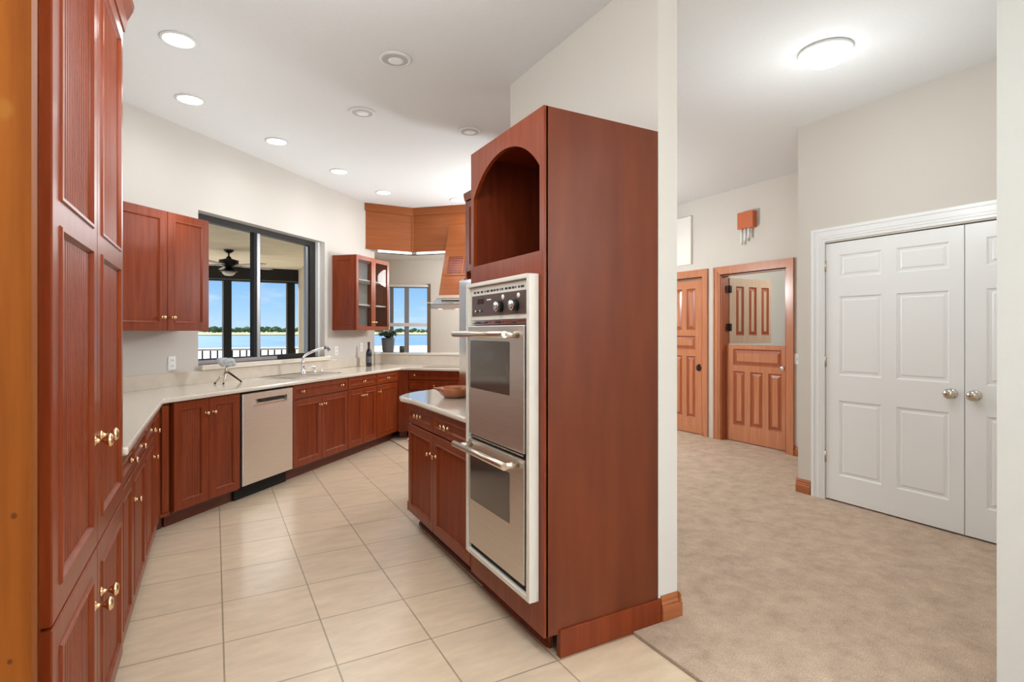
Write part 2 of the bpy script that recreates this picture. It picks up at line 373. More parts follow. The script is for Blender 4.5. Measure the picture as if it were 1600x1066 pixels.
# breakfast room beyond the pass-through
BR_H = 2.61
A0 = Vector((1.75, 9.63)); A1 = Vector((6.6, 9.63-4.85*.404)); dA = (A1-A0).normalized(); angA = math.degrees(math.atan2(dA.y, dA.x))
LA = (A1-A0).length
def kA(u):   # distance along far wall for a sight line
    t = (u-800)/852; th = R(28.65); rx, ry = math.sin(th)+t*math.cos(th), math.cos(th)-t*math.sin(th)
    det = rx*(-dA.y)+ry*dA.x
    D = (A0.x*(-dA.y)+A0.y*dA.x)/det
    return (Vector((D*rx, D*ry))-A0).dot(dA)
kw0, kw1 = kA(572), kA(672)
b = B(); wz0, wz1 = .55, 2.175
b.box(0, kw0, 0, .14, 0, BR_H).box(kw1, LA, 0, .14, 0, BR_H).box(kw0, kw1, 0, .14, 0, wz0).box(kw0, kw1, 0, .14, wz1, BR_H)
o = b.build('wall_breakfast', 'wall'); o.location = (A0.x, A0.y, 0); o.rotation_euler = (0, 0, R(angA)); struct(o, 'far wall of the breakfast room', 'wall')
b = B(); b.prism([(1.70, 7.30), (1.80, 7.42), (1.80, 9.75), (1.70, 9.75)], 0, H)
struct(b.build('wall_lanai_right', 'stucco'), 'beige stucco house wall at the right of the lanai', 'wall')
struct(B().box(1.60, 1.70, 9.60, 12.62, 0, 2.8).build('wall_lanai_end', 'stucco'), 'beige stucco wall at the far right of the lanai', 'wall')
b = B(); b.prism([(1.80, 7.50), (2.50, 7.50), (4.4, 5.60), (6.6, 5.60), (6.6, 9.7), (1.80, 9.75)], BR_H, BR_H+.06)
struct(b.build('ceiling_breakfast', 'ceiling'), 'lower white ceiling of the breakfast room', 'ceiling')
b = B(); b.prism([(-1.3, 7.42), (8.6, 7.42), (8.6, 10.3), (-.0, 10.3)], H, H+.1)
b.v = [(max(x, 1.7), y, z) for x, y, z in b.v]
struct(b.build('ceiling_far', 'ceiling'), 'roof over the far rooms', 'ceiling')
# window 2 (breakfast room)
t = sempty('window_2', (A0.x, A0.y, 0), angA, 'breakfast room window with grey mullion and white mid rail', 'window')
k1, k2, k3 = kA(611.5), kA(635.5), kA(669)
b = B(); b.box(kw0, kw1, .02, .09, wz1-.05, wz1).box(kw0, kw1, .02, .09, wz0, wz0+.06)
b.box(kw0, kw0+.05, .02, .09, wz0, wz1).box(kw1-.05, kw1, .02, .09, wz0, wz1).box(k1-.03, k1+.03, .02, .09, wz0, wz1)
b.build('window_frame', mat('grey_window_frame', (.20, .19, .18), .5), t)
B().box(k2-.04, k2+.035, .01, .08, wz0, wz1-.05).build('mullion', mat('grey_mullion', (.25, .25, .26), .5), t)
B().box(kw0+.02, k3, -.02, .02, 1.455, 1.515).build('mid_rail', 'white', t)
B().box(kw0+.02, k3, -.03, .02, wz1-.035, wz1).build('head_rail', 'white', t)
B().box(kw1-.05, kw1+.01, -.025, -.0, wz0, wz1+.02).build('side_casing', mat('brown_window_casing', (.14, .095, .06), .5), t)
B().box(kw0+.05, kw1-.05, .05, .054, wz0+.05, wz1-.05).build('pane', 'glass', t)

# half wall of the pass-through + ledge
HC = (2.05, 7.62)      # inner corner (backsplash face)
d45 = Vector((S2, S2)); d135 = Vector((S2, -S2))
HCv = Vector(HC)
def P(k, y, o=HCv): v = o+d135*k+d45*y; return (v.x, v.y)
b = B(); b.prism([HC, P(2.2, 0), P(2.2, .14), (HC[0], HC[1]+.2)], 0, 1.045)
struct(b.build('wall_pass_through', 'wall'), 'half wall below the pass-through', 'wall')
b = B(); b.prism([(1.951, 7.551), HC, (HC[0], HC[1]+.2), (1.951-.1, 7.551+.12)], 0, 1.045)
struct(b.build('wall_pass_through_corner', 'wall'), 'short corner of the pass-through half wall', 'wall')
b = B(); b.prism([(1.951+.012, 7.551-.035), (HC[0]+.0, HC[1]-.035), P(2.2, -.025), P(2.2, .27), (HC[0]+.0, HC[1]+.38), (1.951-.12, 7.551+.14)], 1.045, 1.075)
tag(b.build('bar_ledge', 'counter', bevel=.006), 'cream raised ledge along the pass-through above the cooktop', 'ledge')

# ------------------------------------------------------------------ soffit
SC = Vector((2.453, 7.389))
t = empty('wood_soffit', 'cherry wood soffit band above the pass-through, meeting the ceiling', 'soffit', (0, 0, 0))
def P3(k, y): v = SC+d135*k+d45*y; return (v.x, v.y)
zs_ = 2.485
L1 = 1.79
b = B(); b.prism([(L1, 7.389), (SC.x, SC.y), P3(2.3, 0), P3(2.3, .12), (SC.x, SC.y+.17), (L1, 7.51)], zs_, H)
b.build('panel', 'cherry_soffit', t)
b = B()
b.prism([(L1-.02, 7.365), (SC.x-.01, 7.365), P3(2.3, -.022), P3(2.3, 0), (SC.x, SC.y), (L1, 7.389)], H-.105, H-.002)
b.build('crown', 'cherry_soffit', t, bevel=.004)
b = B(); b.prism([(L1-.005, 7.381), (SC.x-.003, 7.381), P3(2.3, -.008), P3(2.3, 0), (SC.x, SC.y), (L1, 7.389)], zs_-.004, zs_+.02)
b.build('bottom_trim', 'cherry_soffit', t)
b = B(); b.prism([(SC.x-.022, SC.y-.008), (SC.x, SC.y-.022), (SC.x+.02, SC.y-.01), (SC.x, SC.y)], zs_, H-.105); b.build('corner_strip', 'cherry_soffit', t)
b = B(); b.prism([(L1+.17, 7.395), (SC.x-.02, 7.395), (SC.x-.02, 7.45), (L1+.2, 7.45)], zs_-.035, zs_-.004)
b.build('light_strip', 'led', t)
b = B(); b.prism([P3(.05, .01), P3(1.0, .01), P3(1.0, .06), P3(.05, .06)], zs_-.035, zs_-.004); b.build('light_strip', 'led', t)
b = B(); b.prism([(L1+.17, 7.39), (SC.x, 7.39), P3(1.0, .0), P3(1.0, .012), (SC.x, 7.402), (L1+.17, 7.402)], zs_-.047, zs_-.035); b.build('light_channel', 'bronze', t)

# ------------------------------------------------------------------ countertop
CT = .914
cz0 = .880
kc = 2.955
b = B()
F1 = Vector((-.296, 4.36))                     # inner corner
F2 = F1+d45*3.33                               # corner toward cooktop run
F2b = F2+Vector((.06, -.03))
F3 = F2b+d135*.80
poly = [(-.96, 2.605), (-.296, 2.605), tuple(F1), tuple(F2), tuple(F2b), tuple(F3), tuple(F3+d45*.64), tuple(HCv+Vector((.012, -.03))), (1.94, 7.51), W(-1.33, WO-.005), (-.96, 4.62)]
b.prism(poly, cz0, CT)
ct = tag(b.build('countertop', 'counter', bevel=.010), 'cream stone worktop along the pantry side, the window wall and the cooktop corner', 'worktop')
b = B()
b.prism([W(-1.34, WO-.002), W(-1.34, WO-.03), W(2.73, WO-.03), W(2.73, WO-.002)], CT, CT+.115)
b.prism([(-.968, 2.605), (-.95, 2.605), (-.95, 4.60), (-.968, 4.62)], CT, CT+.115)
b.build('backsplash', 'splash', bevel=.002)
tag(bpy.data.objects['backsplash'], 'low cream backsplash strip under the sink window', 'backsplash')
b = B(); b.prism([(1.955, 7.515), (HC[0], HC[1]-.022), P(2.1, -.02), P(2.1, -.002), (HC[0], HC[1]-.003), (1.94, 7.53)], CT, 1.044)
tag(b.build('backsplash', 'splash', bevel=.001), 'cream backsplash behind the cooktop below the raised ledge', 'backsplash')
bpy.data.objects['backsplash.001']

# ------------------------------------------------------------------ window 1
t = sempty('window_1', (0, WO, 0), 45, 'dark framed sliding window over the kitchen sink', 'window')
fy0, fy1 = .10, .16
xf1 = 1.535
b = B(); f = .045
xl = -.172
b.box(xl, x_b-.03, fy0, fy1, zt_-.06, zt_-.005).box(xl, xl+f, fy0, fy1, zb_, zt_-.06).box(xf1-f, xf1+.06, fy0, fy1, zb_, zt_-.06)
b.box(xl+f, xf1-f, fy0, fy1, zb_, zb_+.045)
b.build('window_frame', 'bronze', t)
xm = .652
B().box(xm-.05, xm-.028, fy0-.005, fy1-.01, zb_+.045, zt_-.06).build('meeting_rail', 'bronze', t)
B().box(xm-.028, xm+.012, fy0-.02, fy1-.02, zb_+.02, zt_-.065).build('sash_stile', 'alu', t)
B().box(xm+.012, xm+.032, fy0-.005, fy1-.01, zb_+.045, zt_-.06).build('meeting_rail', 'bronze', t)
B().box(xl, xm+.25, fy0-.03, fy0, zb_, zb_+.035).build('track', 'alu', t)
B().box(xf1-f-.045, xf1-f-.005, fy0+.02, fy1-.01, zb_+.05, zt_-.07).build('sash_stile', 'alu', t)
B().box(xl+f, xf1-f, .13, .134, zb_+.045, zt_-.06).build('pane', 'glass', t)
b = B(); b.box(xf1+.055, x_b, .06, wy1, zb_, zt_-.002)
b.build('jamb', 'white', t)
B().box(x_a, x_b+.05, -.045, fy0+.05, zb_-.045, zb_).build('window_sill', 'counter', t, bevel=.004)

# ------------------------------------------------------------------ baseboards / trims
def profile_board(name, x0, x1, loc, deg, label, h_=.115, t_=.018, m='trimwood'):
    # local x along, front at y=-t
    pr = [(0, 0), (-t_, 0), (-t_, h_*.55), (-t_*.75, h_*.6), (-t_*.8, h_*.68), (-t_*.5, h_*.75), (-t_*.55, h_*.86), (-t_*.2, h_), (0, h_)]
    o = B().prism_x(pr, x0, x1).build(name, m); o.location = (loc[0], loc[1], loc[2]); o.rotation_euler = (0, 0, R(deg)); struct(o, label, 'baseboard'); return o
profile_board('baseboard_divider', 1.84, 1.946, (0, 1.913, .012), 0, 'wood baseboard on the wall end beside the oven tower')
profile_board('baseboard_divider_side', -3.367, -1.914, (1.946, 0, .012), 90, 'wood baseboard on hall side of divider')
o = bpy.data.objects['baseboard_divider_side']; o.location = (1.946, 1.895+3.367, .012)
profile_board('baseboard_closet', 0, .125, (4.35, 2.897+.012, .012), -90, 'wood baseboard left of the white closet doors')
profile_board('baseboard_hall', 0, .165, (5.57, 4.875+.155, .012), -90, 'wood baseboard between the two wooden doors').scale.x = .36
profile_board('baseboard_hall_right', 0, .88, (5.57, 3.775, .012), -90, 'wood baseboard right of the dutch door')

# ------------------------------------------------------------------ white double closet doors
def casing(name, x0, x1, zt, wd, t_, loc, deg, m, label, steps=((0, 0), (.25, .4), (.7, .6), (1, 1))):
    # stepped architrave round an opening x0..x1, top zt; local y=0 is wall face, goes to -t
    o = sempty(name, loc, deg, label, 'door casing')
    n_ = 3
    def lay(a, d0):
        b = B()
        return b
    # three nested layers: outer thick lip, flat middle, inner bead
    L_ = [(0, .22, 1.0), (.22, .62, .72), (.62, .80, .55), (.80, 1.0, .35)]
    bl = B(); br = B(); bt = B()
    for a, c, d in L_:
        oa = wd*(1-a); oc = wd*(1-c); th_ = t_*d
        bl.box(x0-oa, x0-oc, -th_, -.0005, 0, zt+oc); br.box(x1+oc, x1+oa, -th_, -.0005, 0, zt+oc)
        bt.box(x0-oa, x1+oa, -th_, -.0005, zt+oc, zt+oa)
    bl.build('side_casing', m, o, weld=False); br.build('side_casing', m, o, weld=False); bt.build('head_casing', m, o, weld=False)
    return o
casing('trim_1', 0, 1.87, 2.085, .105, .022, (4.35, 2.665, .012), -90, 'closet', 'white painted casing around the closet doors')
def closet_leaf(name, y0, wd, knob_x, label, hinge_x=None):
    t = sempty(name, (4.355, y0, .022), -90, label, 'door')
    h_ = 2.055; xp = [(.105, .42), (wd-.41, wd-.085)] if name == 'door_1' else [(.115, .43), (wd-.42, wd-.105)]
    zp = [(.205, .80), (1.0, 1.625), (1.775, 1.955)]
    pan = [(a, c, z0, z1) for a, c in xp for z0, z1 in zp]
    front(wd, h_, .035, pan, SIX).build('leaf', 'closet', t)
    b = B(); b.lathe([(0, 0), (.033, 0), (.034, -.004), (.026, -.010), (.013, -.014), (.012, -.030), (.022, -.036), (.033, -.046), (.034, -.056), (.024, -.066), (0, -.070)], (0, 0, 0), 'y', 20)
    k = b.build('door_knob', 'nickel', t); k.location = (knob_x, 0, .93)
    for z in (.29, 1.06, 1.83):
        if hinge_x is not None:
            hb = B(); hb.lathe([(.006, 0), (.006, .09)], (0, -.004, 0), 'z', 10); hb.box(-.011, .010, -.002, .003, .003, .087)
            g = hb.build('hinge', 'nickel', t); g.location = (hinge_x, -.002, z)
    return t
closet_leaf('door_1', 2.662, .930, .865, 'white six panel closet door, left leaf with three hinges', -.002)
closet_leaf('door_2', 1.728, .930, .062, 'white six panel closet door, right leaf cut by the wall edge')

# ------------------------------------------------------------------ hall wooden doors
casing('trim_2', 0, .90, 2.07, .095, .028, (5.57, 4.745, .012), -90, 'halldoor', 'mahogany casing of the dutch door')
casing('trim_3', 0, .90, 2.07, .095, .028, (5.57, 5.93, .012), -90, 'halldoor', 'mahogany casing of the closed wooden door')
# jambs
b = B(); b.box(0, .018, 0, .13, 0, 2.055).box(.882, .90, 0, .13, 0, 2.055).box(0, .90, 0, .13, 2.052, 2.07)
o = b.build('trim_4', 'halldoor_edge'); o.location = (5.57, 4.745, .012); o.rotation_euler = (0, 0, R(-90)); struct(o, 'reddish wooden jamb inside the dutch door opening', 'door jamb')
b = B(); b.box(0, .018, 0, .13, 0, 2.055).box(.882, .90, 0, .13, 0, 2.055).box(0, .90, 0, .13, 2.052, 2.07)
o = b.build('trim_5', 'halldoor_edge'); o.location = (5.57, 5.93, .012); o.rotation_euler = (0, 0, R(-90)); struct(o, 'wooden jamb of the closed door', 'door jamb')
# door_3: dutch door, lower leaf closed, upper leaf open
t = sempty('door_3', (5.57, 4.745, .012), -90, 'mahogany dutch door, lower leaf closed and upper leaf swung open', 'door')
wd = .858
pn = [(.10, wd-.10, .935, 1.135)]
for a in (.10, .10+.245, .10+.49): pn.append((a, a+.168, .20, .86))
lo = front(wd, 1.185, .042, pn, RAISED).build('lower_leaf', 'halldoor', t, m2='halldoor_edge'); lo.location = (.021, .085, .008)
b = B(); b.lathe([(0, 0), (.03, 0), (.03, -.004), (.012, -.01), (.011, -.03), (.03, -.042), (.03, -.052), (.015, -.06), (0, -.061)], (0, 0, 0), 'y', 16)
k = b.build('door_knob', 'chrome', lo); k.location = (wd-.06, 0, .93)
pn = [(a, a+.150, .10, .725) for a in (.115, .36, .605)]
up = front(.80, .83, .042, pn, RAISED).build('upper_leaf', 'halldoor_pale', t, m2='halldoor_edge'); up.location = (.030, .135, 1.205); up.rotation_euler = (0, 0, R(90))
# back side: also panelled look is not visible; hinges
for z in (.16, .64):
    b = B(); b.lathe([(.008, 0), (.011, .004), (.011, .09), (.008, .095)], (0, 0, 0), 'z', 12); b.box(-.045, .045, .002, .006, .0, .09)
    g = b.build('hinge', 'iron', up); g.location = (-.012, -.006, z)
# door_4: closed
t = sempty('door_4', (5.57, 5.93, .012), -90, 'closed mahogany panel door with an iron ring pull', 'door')
pn = [(.12, wd-.12, 1.14, 1.27)]
for a in (.12, .12+.232, .12+.464): pn += [(a, a+.155, .20, 1.02), (a, a+.155, 1.37, 1.92)]
pn[0] = (.12, .12+.464+.155, 1.11, 1.29)
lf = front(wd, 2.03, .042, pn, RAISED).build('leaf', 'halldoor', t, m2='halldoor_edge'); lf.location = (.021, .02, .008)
b = B(); b.box(-.02, .02, -.006, 0, -.04, .04); ringp = [(.035*math.cos(a), -.012, -.03+.035*math.sin(a)) for a in [2*PI*i/20 for i in range(21)]]
b.tube([(x-.0, y, z+.02) for x, y, z in ringp], .006, 8)
k = b.build('ring_pull', 'iron', lf); k.location = (wd-.055, 0, .88)

# chime, picture, switches in the hall
t = empty('door_chime', 'orange door chime box with three white tubes high on the hall wall', 'door chime', (5.57, 4.47, 2.62), -90)
B().box(.03, .245, -.07, -.001, -.03, .165).build('chime_box', 'chime', t, bevel=.004)
for i, (x, l_) in enumerate(((.07, .185), (.12, .155), (.17, .12))):
    B().lathe([(.0, 0), (.015, 0), (.015, -l_), (0, -l_)], (x, -.04, -.03), 'z', 14).build('tube', 'plastic', t)
t = empty('wall_picture', 'pale cream canvas panel hung on the hall wall above the closed door', 'picture', (5.57, 6.1, 2.26), -90)
B().box(0, .90, -.035, -.001, 0, .64).build('canvas', 'canvas', t, bevel=.003)
B().box(.03, .87, -.001, 0, .02, .62).build('backing', 'cream', t)
def plate(name, label, loc, deg, w_=.072, h_=.116, kind='outlet'):
    t = empty(name, label, 'wall plate', loc, deg)
    B().box(-w_/2, w_/2, -.006, -.0005, -h_/2, h_/2).build('cover_plate', 'plastic', t, bevel=.002)
    if kind == 'outlet':
        B().box(-.017, .017, -.009, -.006, .006, .04).box(-.017, .017, -.009, -.006, -.04, -.006).build('socket', 'plastic', t)
        for sx in (-.0065, .0065):
            for sz in (-.023, .023): B().box(sx-.0015, sx+.0015, -.0095, -.009, sz-.007, sz+.007).build('slot', 'black', t)
    else:
        B().box(-.006, .006, -.016, -.006, -.012, .012).build('toggle', 'plastic', t)
    return t
plate('wall_outlet', 'white outlet on the wall left of the sink window', (W(-.435, WO)[0], W(-.435, WO)[1], 1.108), 45)
plate('wall_outlet', 'white outlet on the wall between the sink window and the bottle', (W(1.86, WO)[0], W(1.86, WO)[1], 1.13), 45)
plate('wall_outlet', 'white outlet on the wall just above the dark bottle', (W(2.42, WO)[0], W(2.42, WO)[1], 1.16), 45)
plate('light_switch', 'white switch on the hall wall right of the dutch door', (5.57, 3.725, 1.07), -90, kind='switch')

# ------------------------------------------------------------------ lower cabinets
# left run: front plane X=-.32, facing +X; local x = +Y
LX = -.32
def left_cab(y0, y1, label, dd, dr):
    return base_cabinet(label, (LX, y0), 90, y1-y0, dd, dr, depth=.63, toe=.03, group='cabinets of the left counter run', bead=.020)
left_cab(2.61, 2.96, 'narrow cherry base cabinet right behind the pantry cupboard', [(0, .35, None, 0, .735)], [(0, .35, [.27], .745)])
left_cab(2.96, 3.46, 'cherry base cabinet in the middle of the left counter run', [(0, .5, .06, .60, .735)], [(0, .5, [.25], .745)])
left_cab(3.46, 3.94, 'cherry base cabinet second from the left corner', [(0, .48, .42, .62, .735)], [(0, .48, [.24], .745)])
left_cab(3.94, 4.335, 'full height door cherry cabinet at the left corner', [(0, .385, .05, .76, .872)], [])
# window run
def win_cab(k0, k1, label, dd, dr, **kw):
    l = W(k0, 4.69); return base_cabinet(label, l, 45, k1-k0, dd, dr, depth=.60, toe=.09, group='cabinets along the window wall', bead=.020, **kw)
t = win_cab(-.44, -.365, 'narrow cherry corner filler cabinet between the two counter runs', [], [])
B().box(.012, .062, .010, .0215, .13, .86).build('filler_panel', 'cherry', t, bevel=.003)
B().box(.0, .075, .014, .0215, .10, .125).build('bottom_rail', 'cherry', t)
t = win_cab(-.345, .262, 'cherry two door cabinet left of the dishwasher', [(.0, .302, .268, .765, .872), (.302, .604, .336, .765, .872)], [])
win_cab(.897, 1.776, 'cherry sink cabinet with a wide two knob front right of the dishwasher', [(0, .425, .39, .655, .735), (.425, .877, .46, .655, .735)], [(0, .877, [.12, .755], .745)])
win_cab(1.778, 2.366, 'cherry cabinet with one drawer and two doors under the bottle end', [(0, .298, .265, .655, .735), (.298, .586, .332, .655, .735)], [(0, .586, [.30], .745)])
win_cab(2.368, 2.885, 'single door cherry cabinet with one drawer near the cooktop corner', [(0, .515, .05, .655, .735)], [(0, .515, [.25], .745)])
# filler at corner
p0 = Vector(W(2.89, 4.69)); p1 = p0+Vector((.21, .10)); 
t = empty('corner_filler', 'pale sheened cherry filler panel in the corner beside the cooktop cabinets', 'filler panel', (0, 0, 0))
b = B(); b.prism([tuple(p0), tuple(p0+Vector((.125, -.012))), tuple(p0+Vector((.125, .03))), tuple(p0+Vector((-.01, .03)))], .10, .872); b.build('panel', 'cherry', t)
b = B(); b.prism([tuple(p0+Vector((.03, .06))), tuple(p0+Vector((.13, .06))), tuple(p0+Vector((.13, .1))), tuple(p0+Vector((.03, .1)))], 0, .10); b.build('toe_kick', 'toe', t)
# cooktop run (heading 135): local x along d135, rotation -45
c0 = p0+Vector((.128, -.012))
base_cabinet('wide cherry drawer cabinet under the cooktop', (c0.x, c0.y), -45, .72, [(0, .36, .30, .62, .62), (.36, .72, .42, .62, .62)], [(0, .72, [.09], .76), (0, .72, [.36], .63)], depth=.55, toe=.07, group='cabinets along the cooktop wall')
for o in list(bpy.data.objects):
    if o.name.startswith('drawer') and o.parent and o.parent.get('label', '').startswith('wide cherry drawer') and abs(o.location.z-.63) < .001:
        o.scale.z = .5

# ------------------------------------------------------------------ dishwasher
t = empty('dishwasher', 'stainless steel dishwasher with a pocket handle under the counter', 'dishwasher', (*W(.27, 4.69), 0), 45)
wd = .615
B().box(.01, wd-.01, .03, .58, .10, .86).build('tub', 'blackgap', t)
B().box(.0, wd, .07, .09, 0, .12).build('toe_kick', 'blackgap', t)
B().box(0, wd, .028, .04, .862, .876).build('top_gap', 'blackgap', t)
b = front(wd-.012, .742, .03, [(.115, .525, .632, .688)], [(0, 0), (.004, .018), (.006, .022)], edge=.004)
o = b.build('door', 'steel', t); o.location = (.008, -.008, .12)
B().box(.20, .50, .004, .016, .655, .68).build('handle_recess', 'black', o)
B().box(.118, .522, -.001, .012, .630, .640).build('handle_lip', 'steel_bright', o)

# ------------------------------------------------------------------ sink, faucet, counter objects
SK = W(1.335, 4.69)
t = empty('kitchen_sink', 'double bowl stainless sink set in the worktop under the window', 'sink', (*W(.98, 4.69+.13*1.414), CT), 45)
b = B(); wS, dS = .80, .46
def rr(x0, x1, y0, y1, r, n=5):
    o = []
    for cx, cy, a0 in ((x1-r, y1-r, 0), (x0+r, y1-r, 90), (x0+r, y0+r, 180), (x1-r, y0+r, 270)):
        for i in range(n+1): a = R(a0+90*i/n); o.append((cx+r*math.cos(a), cy+r*math.sin(a)))
    return o
# rim ring made of two rounded outlines and bowl floor
rim = B(); o1 = rr(0, wS, 0, dS, .05); o2 = rr(.015, wS-.015, .015, dS-.015, .045)
N = len(o1)
for i in range(N):
    j = (i+1) % N
    rim.quad([(*o1[i], .001), (*o1[j], .001), (*o1[j], .006), (*o1[i], .006)])
    rim.quad([(*o1[i], .006), (*o1[j], .006), (*o2[j], .007), (*o2[i], .007)])
rim.quad([(*p, .0035) for p in o2]); rim.build('rim', 'steel_bright', t)
for x0_, x1_ in ((.04, .40), (.43, .76)):
    bb = B(); q1 = rr(x0_, x1_, .04, dS-.09, .05); q2 = rr(x0_+.012, x1_-.012, .052, dS-.102, .045)
    for i in range(N):
        j = (i+1) % N
        bb.quad([(*q1[i], .004), (*q1[j], .004), (*q1[j], .010), (*q1[i], .010)]); bb.quad([(*q1[i], .010), (*q1[j], .010), (*q2[j], .0045), (*q2[i], .0045)])
    bb.quad([(*p, .0045) for p in q2])
    bb.build('bowl', 'steel', t)
t = empty('faucet', 'chrome gooseneck kitchen faucet rising behind the sink', 'faucet', (*W(1.165, 4.69+.43*1.414), CT+.008), 45)
b = B(); b.lathe([(0, .0), (.028, 0), (.028, .012), (.021, .02), (.019, .10), (.021, .105), (.021, .125), (.016, .135), (0, .135)], (0, 0, 0), 'z', 18); b.build('base', 'chrome', t)
pts = [(0, 0, .12), (.0, 0, .16), (.01, -.008, .185), (.04, -.03, .212), (.09, -.06, .237), (.15, -.095, .258), (.21, -.13, .272)]
b = B(); b.tube(pts, [.014]*7, 14); b.build('spout', 'chrome', t)
b = B(); b.tube([(.205, -.128, .271), (.225, -.14, .272), (.24, -.15, .262), (.243, -.152, .235)], [.018, .021, .020, .017], 14); b.build('spray_head', mat('dark_chrome', (.35, .36, .38), .2, 1), t)
b = B(); b.tube([(.02, -.005, .055), (.05, -.02, .06), (.10, -.04, .075), (.13, -.055, .078)], [.009, .008, .006, .006], 10); b.build('lever', 'chrome', t)
# clutter beside the faucet: small steel accessories
t = empty('sink_sprayer', 'small chrome side sprayer on the sink rim right of the faucet', 'sprayer', (*W(1.36, 4.69+.44*1.414), CT+.007), 45)
B().lathe([(0, 0), (.020, 0), (.020, .01), (.012, .018), (.012, .04), (.017, .055), (.012, .07), (0, .072)], (0, 0, 0), 'z', 14).build('body', 'chrome', t)
t = empty('soap_dispenser', 'low chrome soap dispenser pump beside the sink', 'soap dispenser', (*W(1.50, 4.69+.45*1.414), CT+.007), 45)
B().lathe([(0, 0), (.018, 0), (.018, .008), (.008, .014), (.008, .045), (0, .046)], (0, 0, 0), 'z', 14).build('base', 'chrome', t)
B().tube([(0, 0, .042), (-.02, -.015, .048), (-.045, -.03, .044)], .006, 8).build('spout', 'chrome', t)
# tripod with fuzzy head
import mathutils
tp = Vector(W(.135, 4.69+.40*1.414))
t = empty('mini_tripod', 'small grey tripod with a fluffy grey head standing left of the sink', 'tripod', (tp.x, tp.y, CT+.006), 28)
for i, (dx, dy) in enumerate(((-.085, .03), (-.055, -.05), (.135, .01))):
    o = B().tube([(0, 0, .105), (dx*.55, dy*.55, .052), (dx, dy, .006)], [.008, .0085, .006], 10).build('leg', 'nickel' if i < 2 else 'iron', t)
    B().lathe([(0, -.005), (.007, -.003), (.009, .004), (.007, .010), (0, .012)], (dx, dy, .0), 'z', 10).build('foot', 'black', o)
B().lathe([(0, .095), (.012, .097), (.017, .112), (.015, .125), (.008, .135), (.008, .15), (0, .151)], (0, 0, 0), 'z', 14).build('ball_head', 'nickel', t)
bm = bmesh.new()
for c_, r_ in (((-.055, 0, .195), .036), ((-.015, .0, .19), .040), ((.035, 0, .188), .036), ((.02, 0, .165), .030), ((.06, 0, .165), .026), ((-.03, 0, .17), .03)):
    bmesh.ops.create_icosphere(bm, subdivisions=3, radius=r_, matrix=Matrix.Translation(c_) @ Matrix.Diagonal((1, .8, .85, 1)))
me = bpy.data.meshes.new('fuzzy_head'); bm.to_mesh(me); bm.free(); me.materials.append(M['fuzz'])
o = bpy.data.objects.new('fuzzy_head', me); C.collection.objects.link(o); o.parent = t
rm = o.modifiers.new('r', 'REMESH'); rm.mode = 'VOXEL'; rm.voxel_size = .004; rm.use_smooth_shade = True
# bottle
bp_ = Vector(W(2.50, 4.69+.47*1.414))
t = empty('wine_bottle', 'dark wine bottle standing by the end of the window wall', 'bottle', (bp_.x, bp_.y, CT+.001), 0)
B().lathe([(0, .004), (.03, 0), (.037, .004), (.038, .02), (.038, .17), (.034, .195), (.020, .225), (.0145, .245), (.0135, .30), (.016, .302), (.016, .315), (0, .316)], (0, 0, 0), 'z', 24).build('body', 'bottle', t)
B().lathe([(.0148, .255), (.0150, .256), (.0150, .300), (.0168, .302), (.0168, .318), (0, .319)], (0, 0, 0), 'z', 20).build('foil', 'foil', t)
B().lathe([(.0384, .05), (.0386, .051), (.0386, .13), (.0384, .131)], (0, 0, 0), 'z', 24).build('wine_label', mat('grey_wine_label', (.10, .10, .11), .6), t)

# cooktop
cc_ = Vector((2.13, 6.63))+d135*.52+d45*.30
t = empty('cooktop', 'flat dark glass cooktop in the worktop under the hood', 'cooktop', (cc_.x, cc_.y, CT+.001), -45)
b = B(); b.prism(rr(-.38, .30, -.22, .22, .02), 0, .006); b.build('glass_top', mat('beige_grey_cooktop', (.16, .13, .10), .12, coat=.4), t)
b = B(); b.prism(rr(-.385, .305, -.225, .225, .022), 0, .003); b.build('steel_edge', 'steel', t)

# ------------------------------------------------------------------ plant & cup on the ledge
pp = HCv+d135*-.02+d45*.11
pp = Vector((2.19, 7.715))
t = empty('potted_plant', 'grey green leafy plant in a round grey pot on the pass-through ledge', 'plant', (pp.x, pp.y, 1.0755), 0)
B().lathe([(0, 0), (.070, 0), (.080, .02), (.092, .17), (.094, .20), (.087, .202), (.083, .185), (0, .18)], (0, 0, 0), 'z', 28).build('pot', 'pot', t)
b = B(); rnd = random.Random(3)
for i in range(70):
    a = rnd.uniform(0, 2*PI); el = rnd.uniform(.0, 1.0); L_ = rnd.uniform(.12, .21)
    dirv = Vector((math.cos(a)*math.cos(el*.6), math.sin(a)*math.cos(el*.6), .35*math.sin(el)))
    c0_ = Vector((0, 0, .19)); tip = c0_+dirv*L_+Vector((0, 0, .06)); side = dirv.cross(Vector((0, 0, 1))).normalized()*rnd.uniform(.028, .045)
    mid = c0_.lerp(tip, .6)+Vector((0, 0, .035))
    b.quad([c0_.lerp(tip, .15), mid-side, tip+Vector((0, 0, -.03)), mid+side], True)
    m2 = mid+Vector((0, 0, .0)); b.tube([c0_, mid], .002, 5)
b.build('leaves', 'plant', t, weld=False)
t = empty('black_candle_cup', 'small black cup standing right of the potted plant on the ledge', 'cup', (*P(.29, .10), 1.0755), 0)
B().lathe([(0, 0), (.034, 0), (.036, .004), (.036, .09), (.032, .09), (.031, .02), (0, .018)], (0, 0, 0), 'z', 22).build('cup', mat('black_green_glass', (.015, .03, .02), .15), t)
B().lathe([(0, .019), (.030, .019), (.030, .055), (0, .056)], (0, 0, 0), 'z', 20).build('wax', mat('dark_wax', (.05, .07, .05), .5), t)

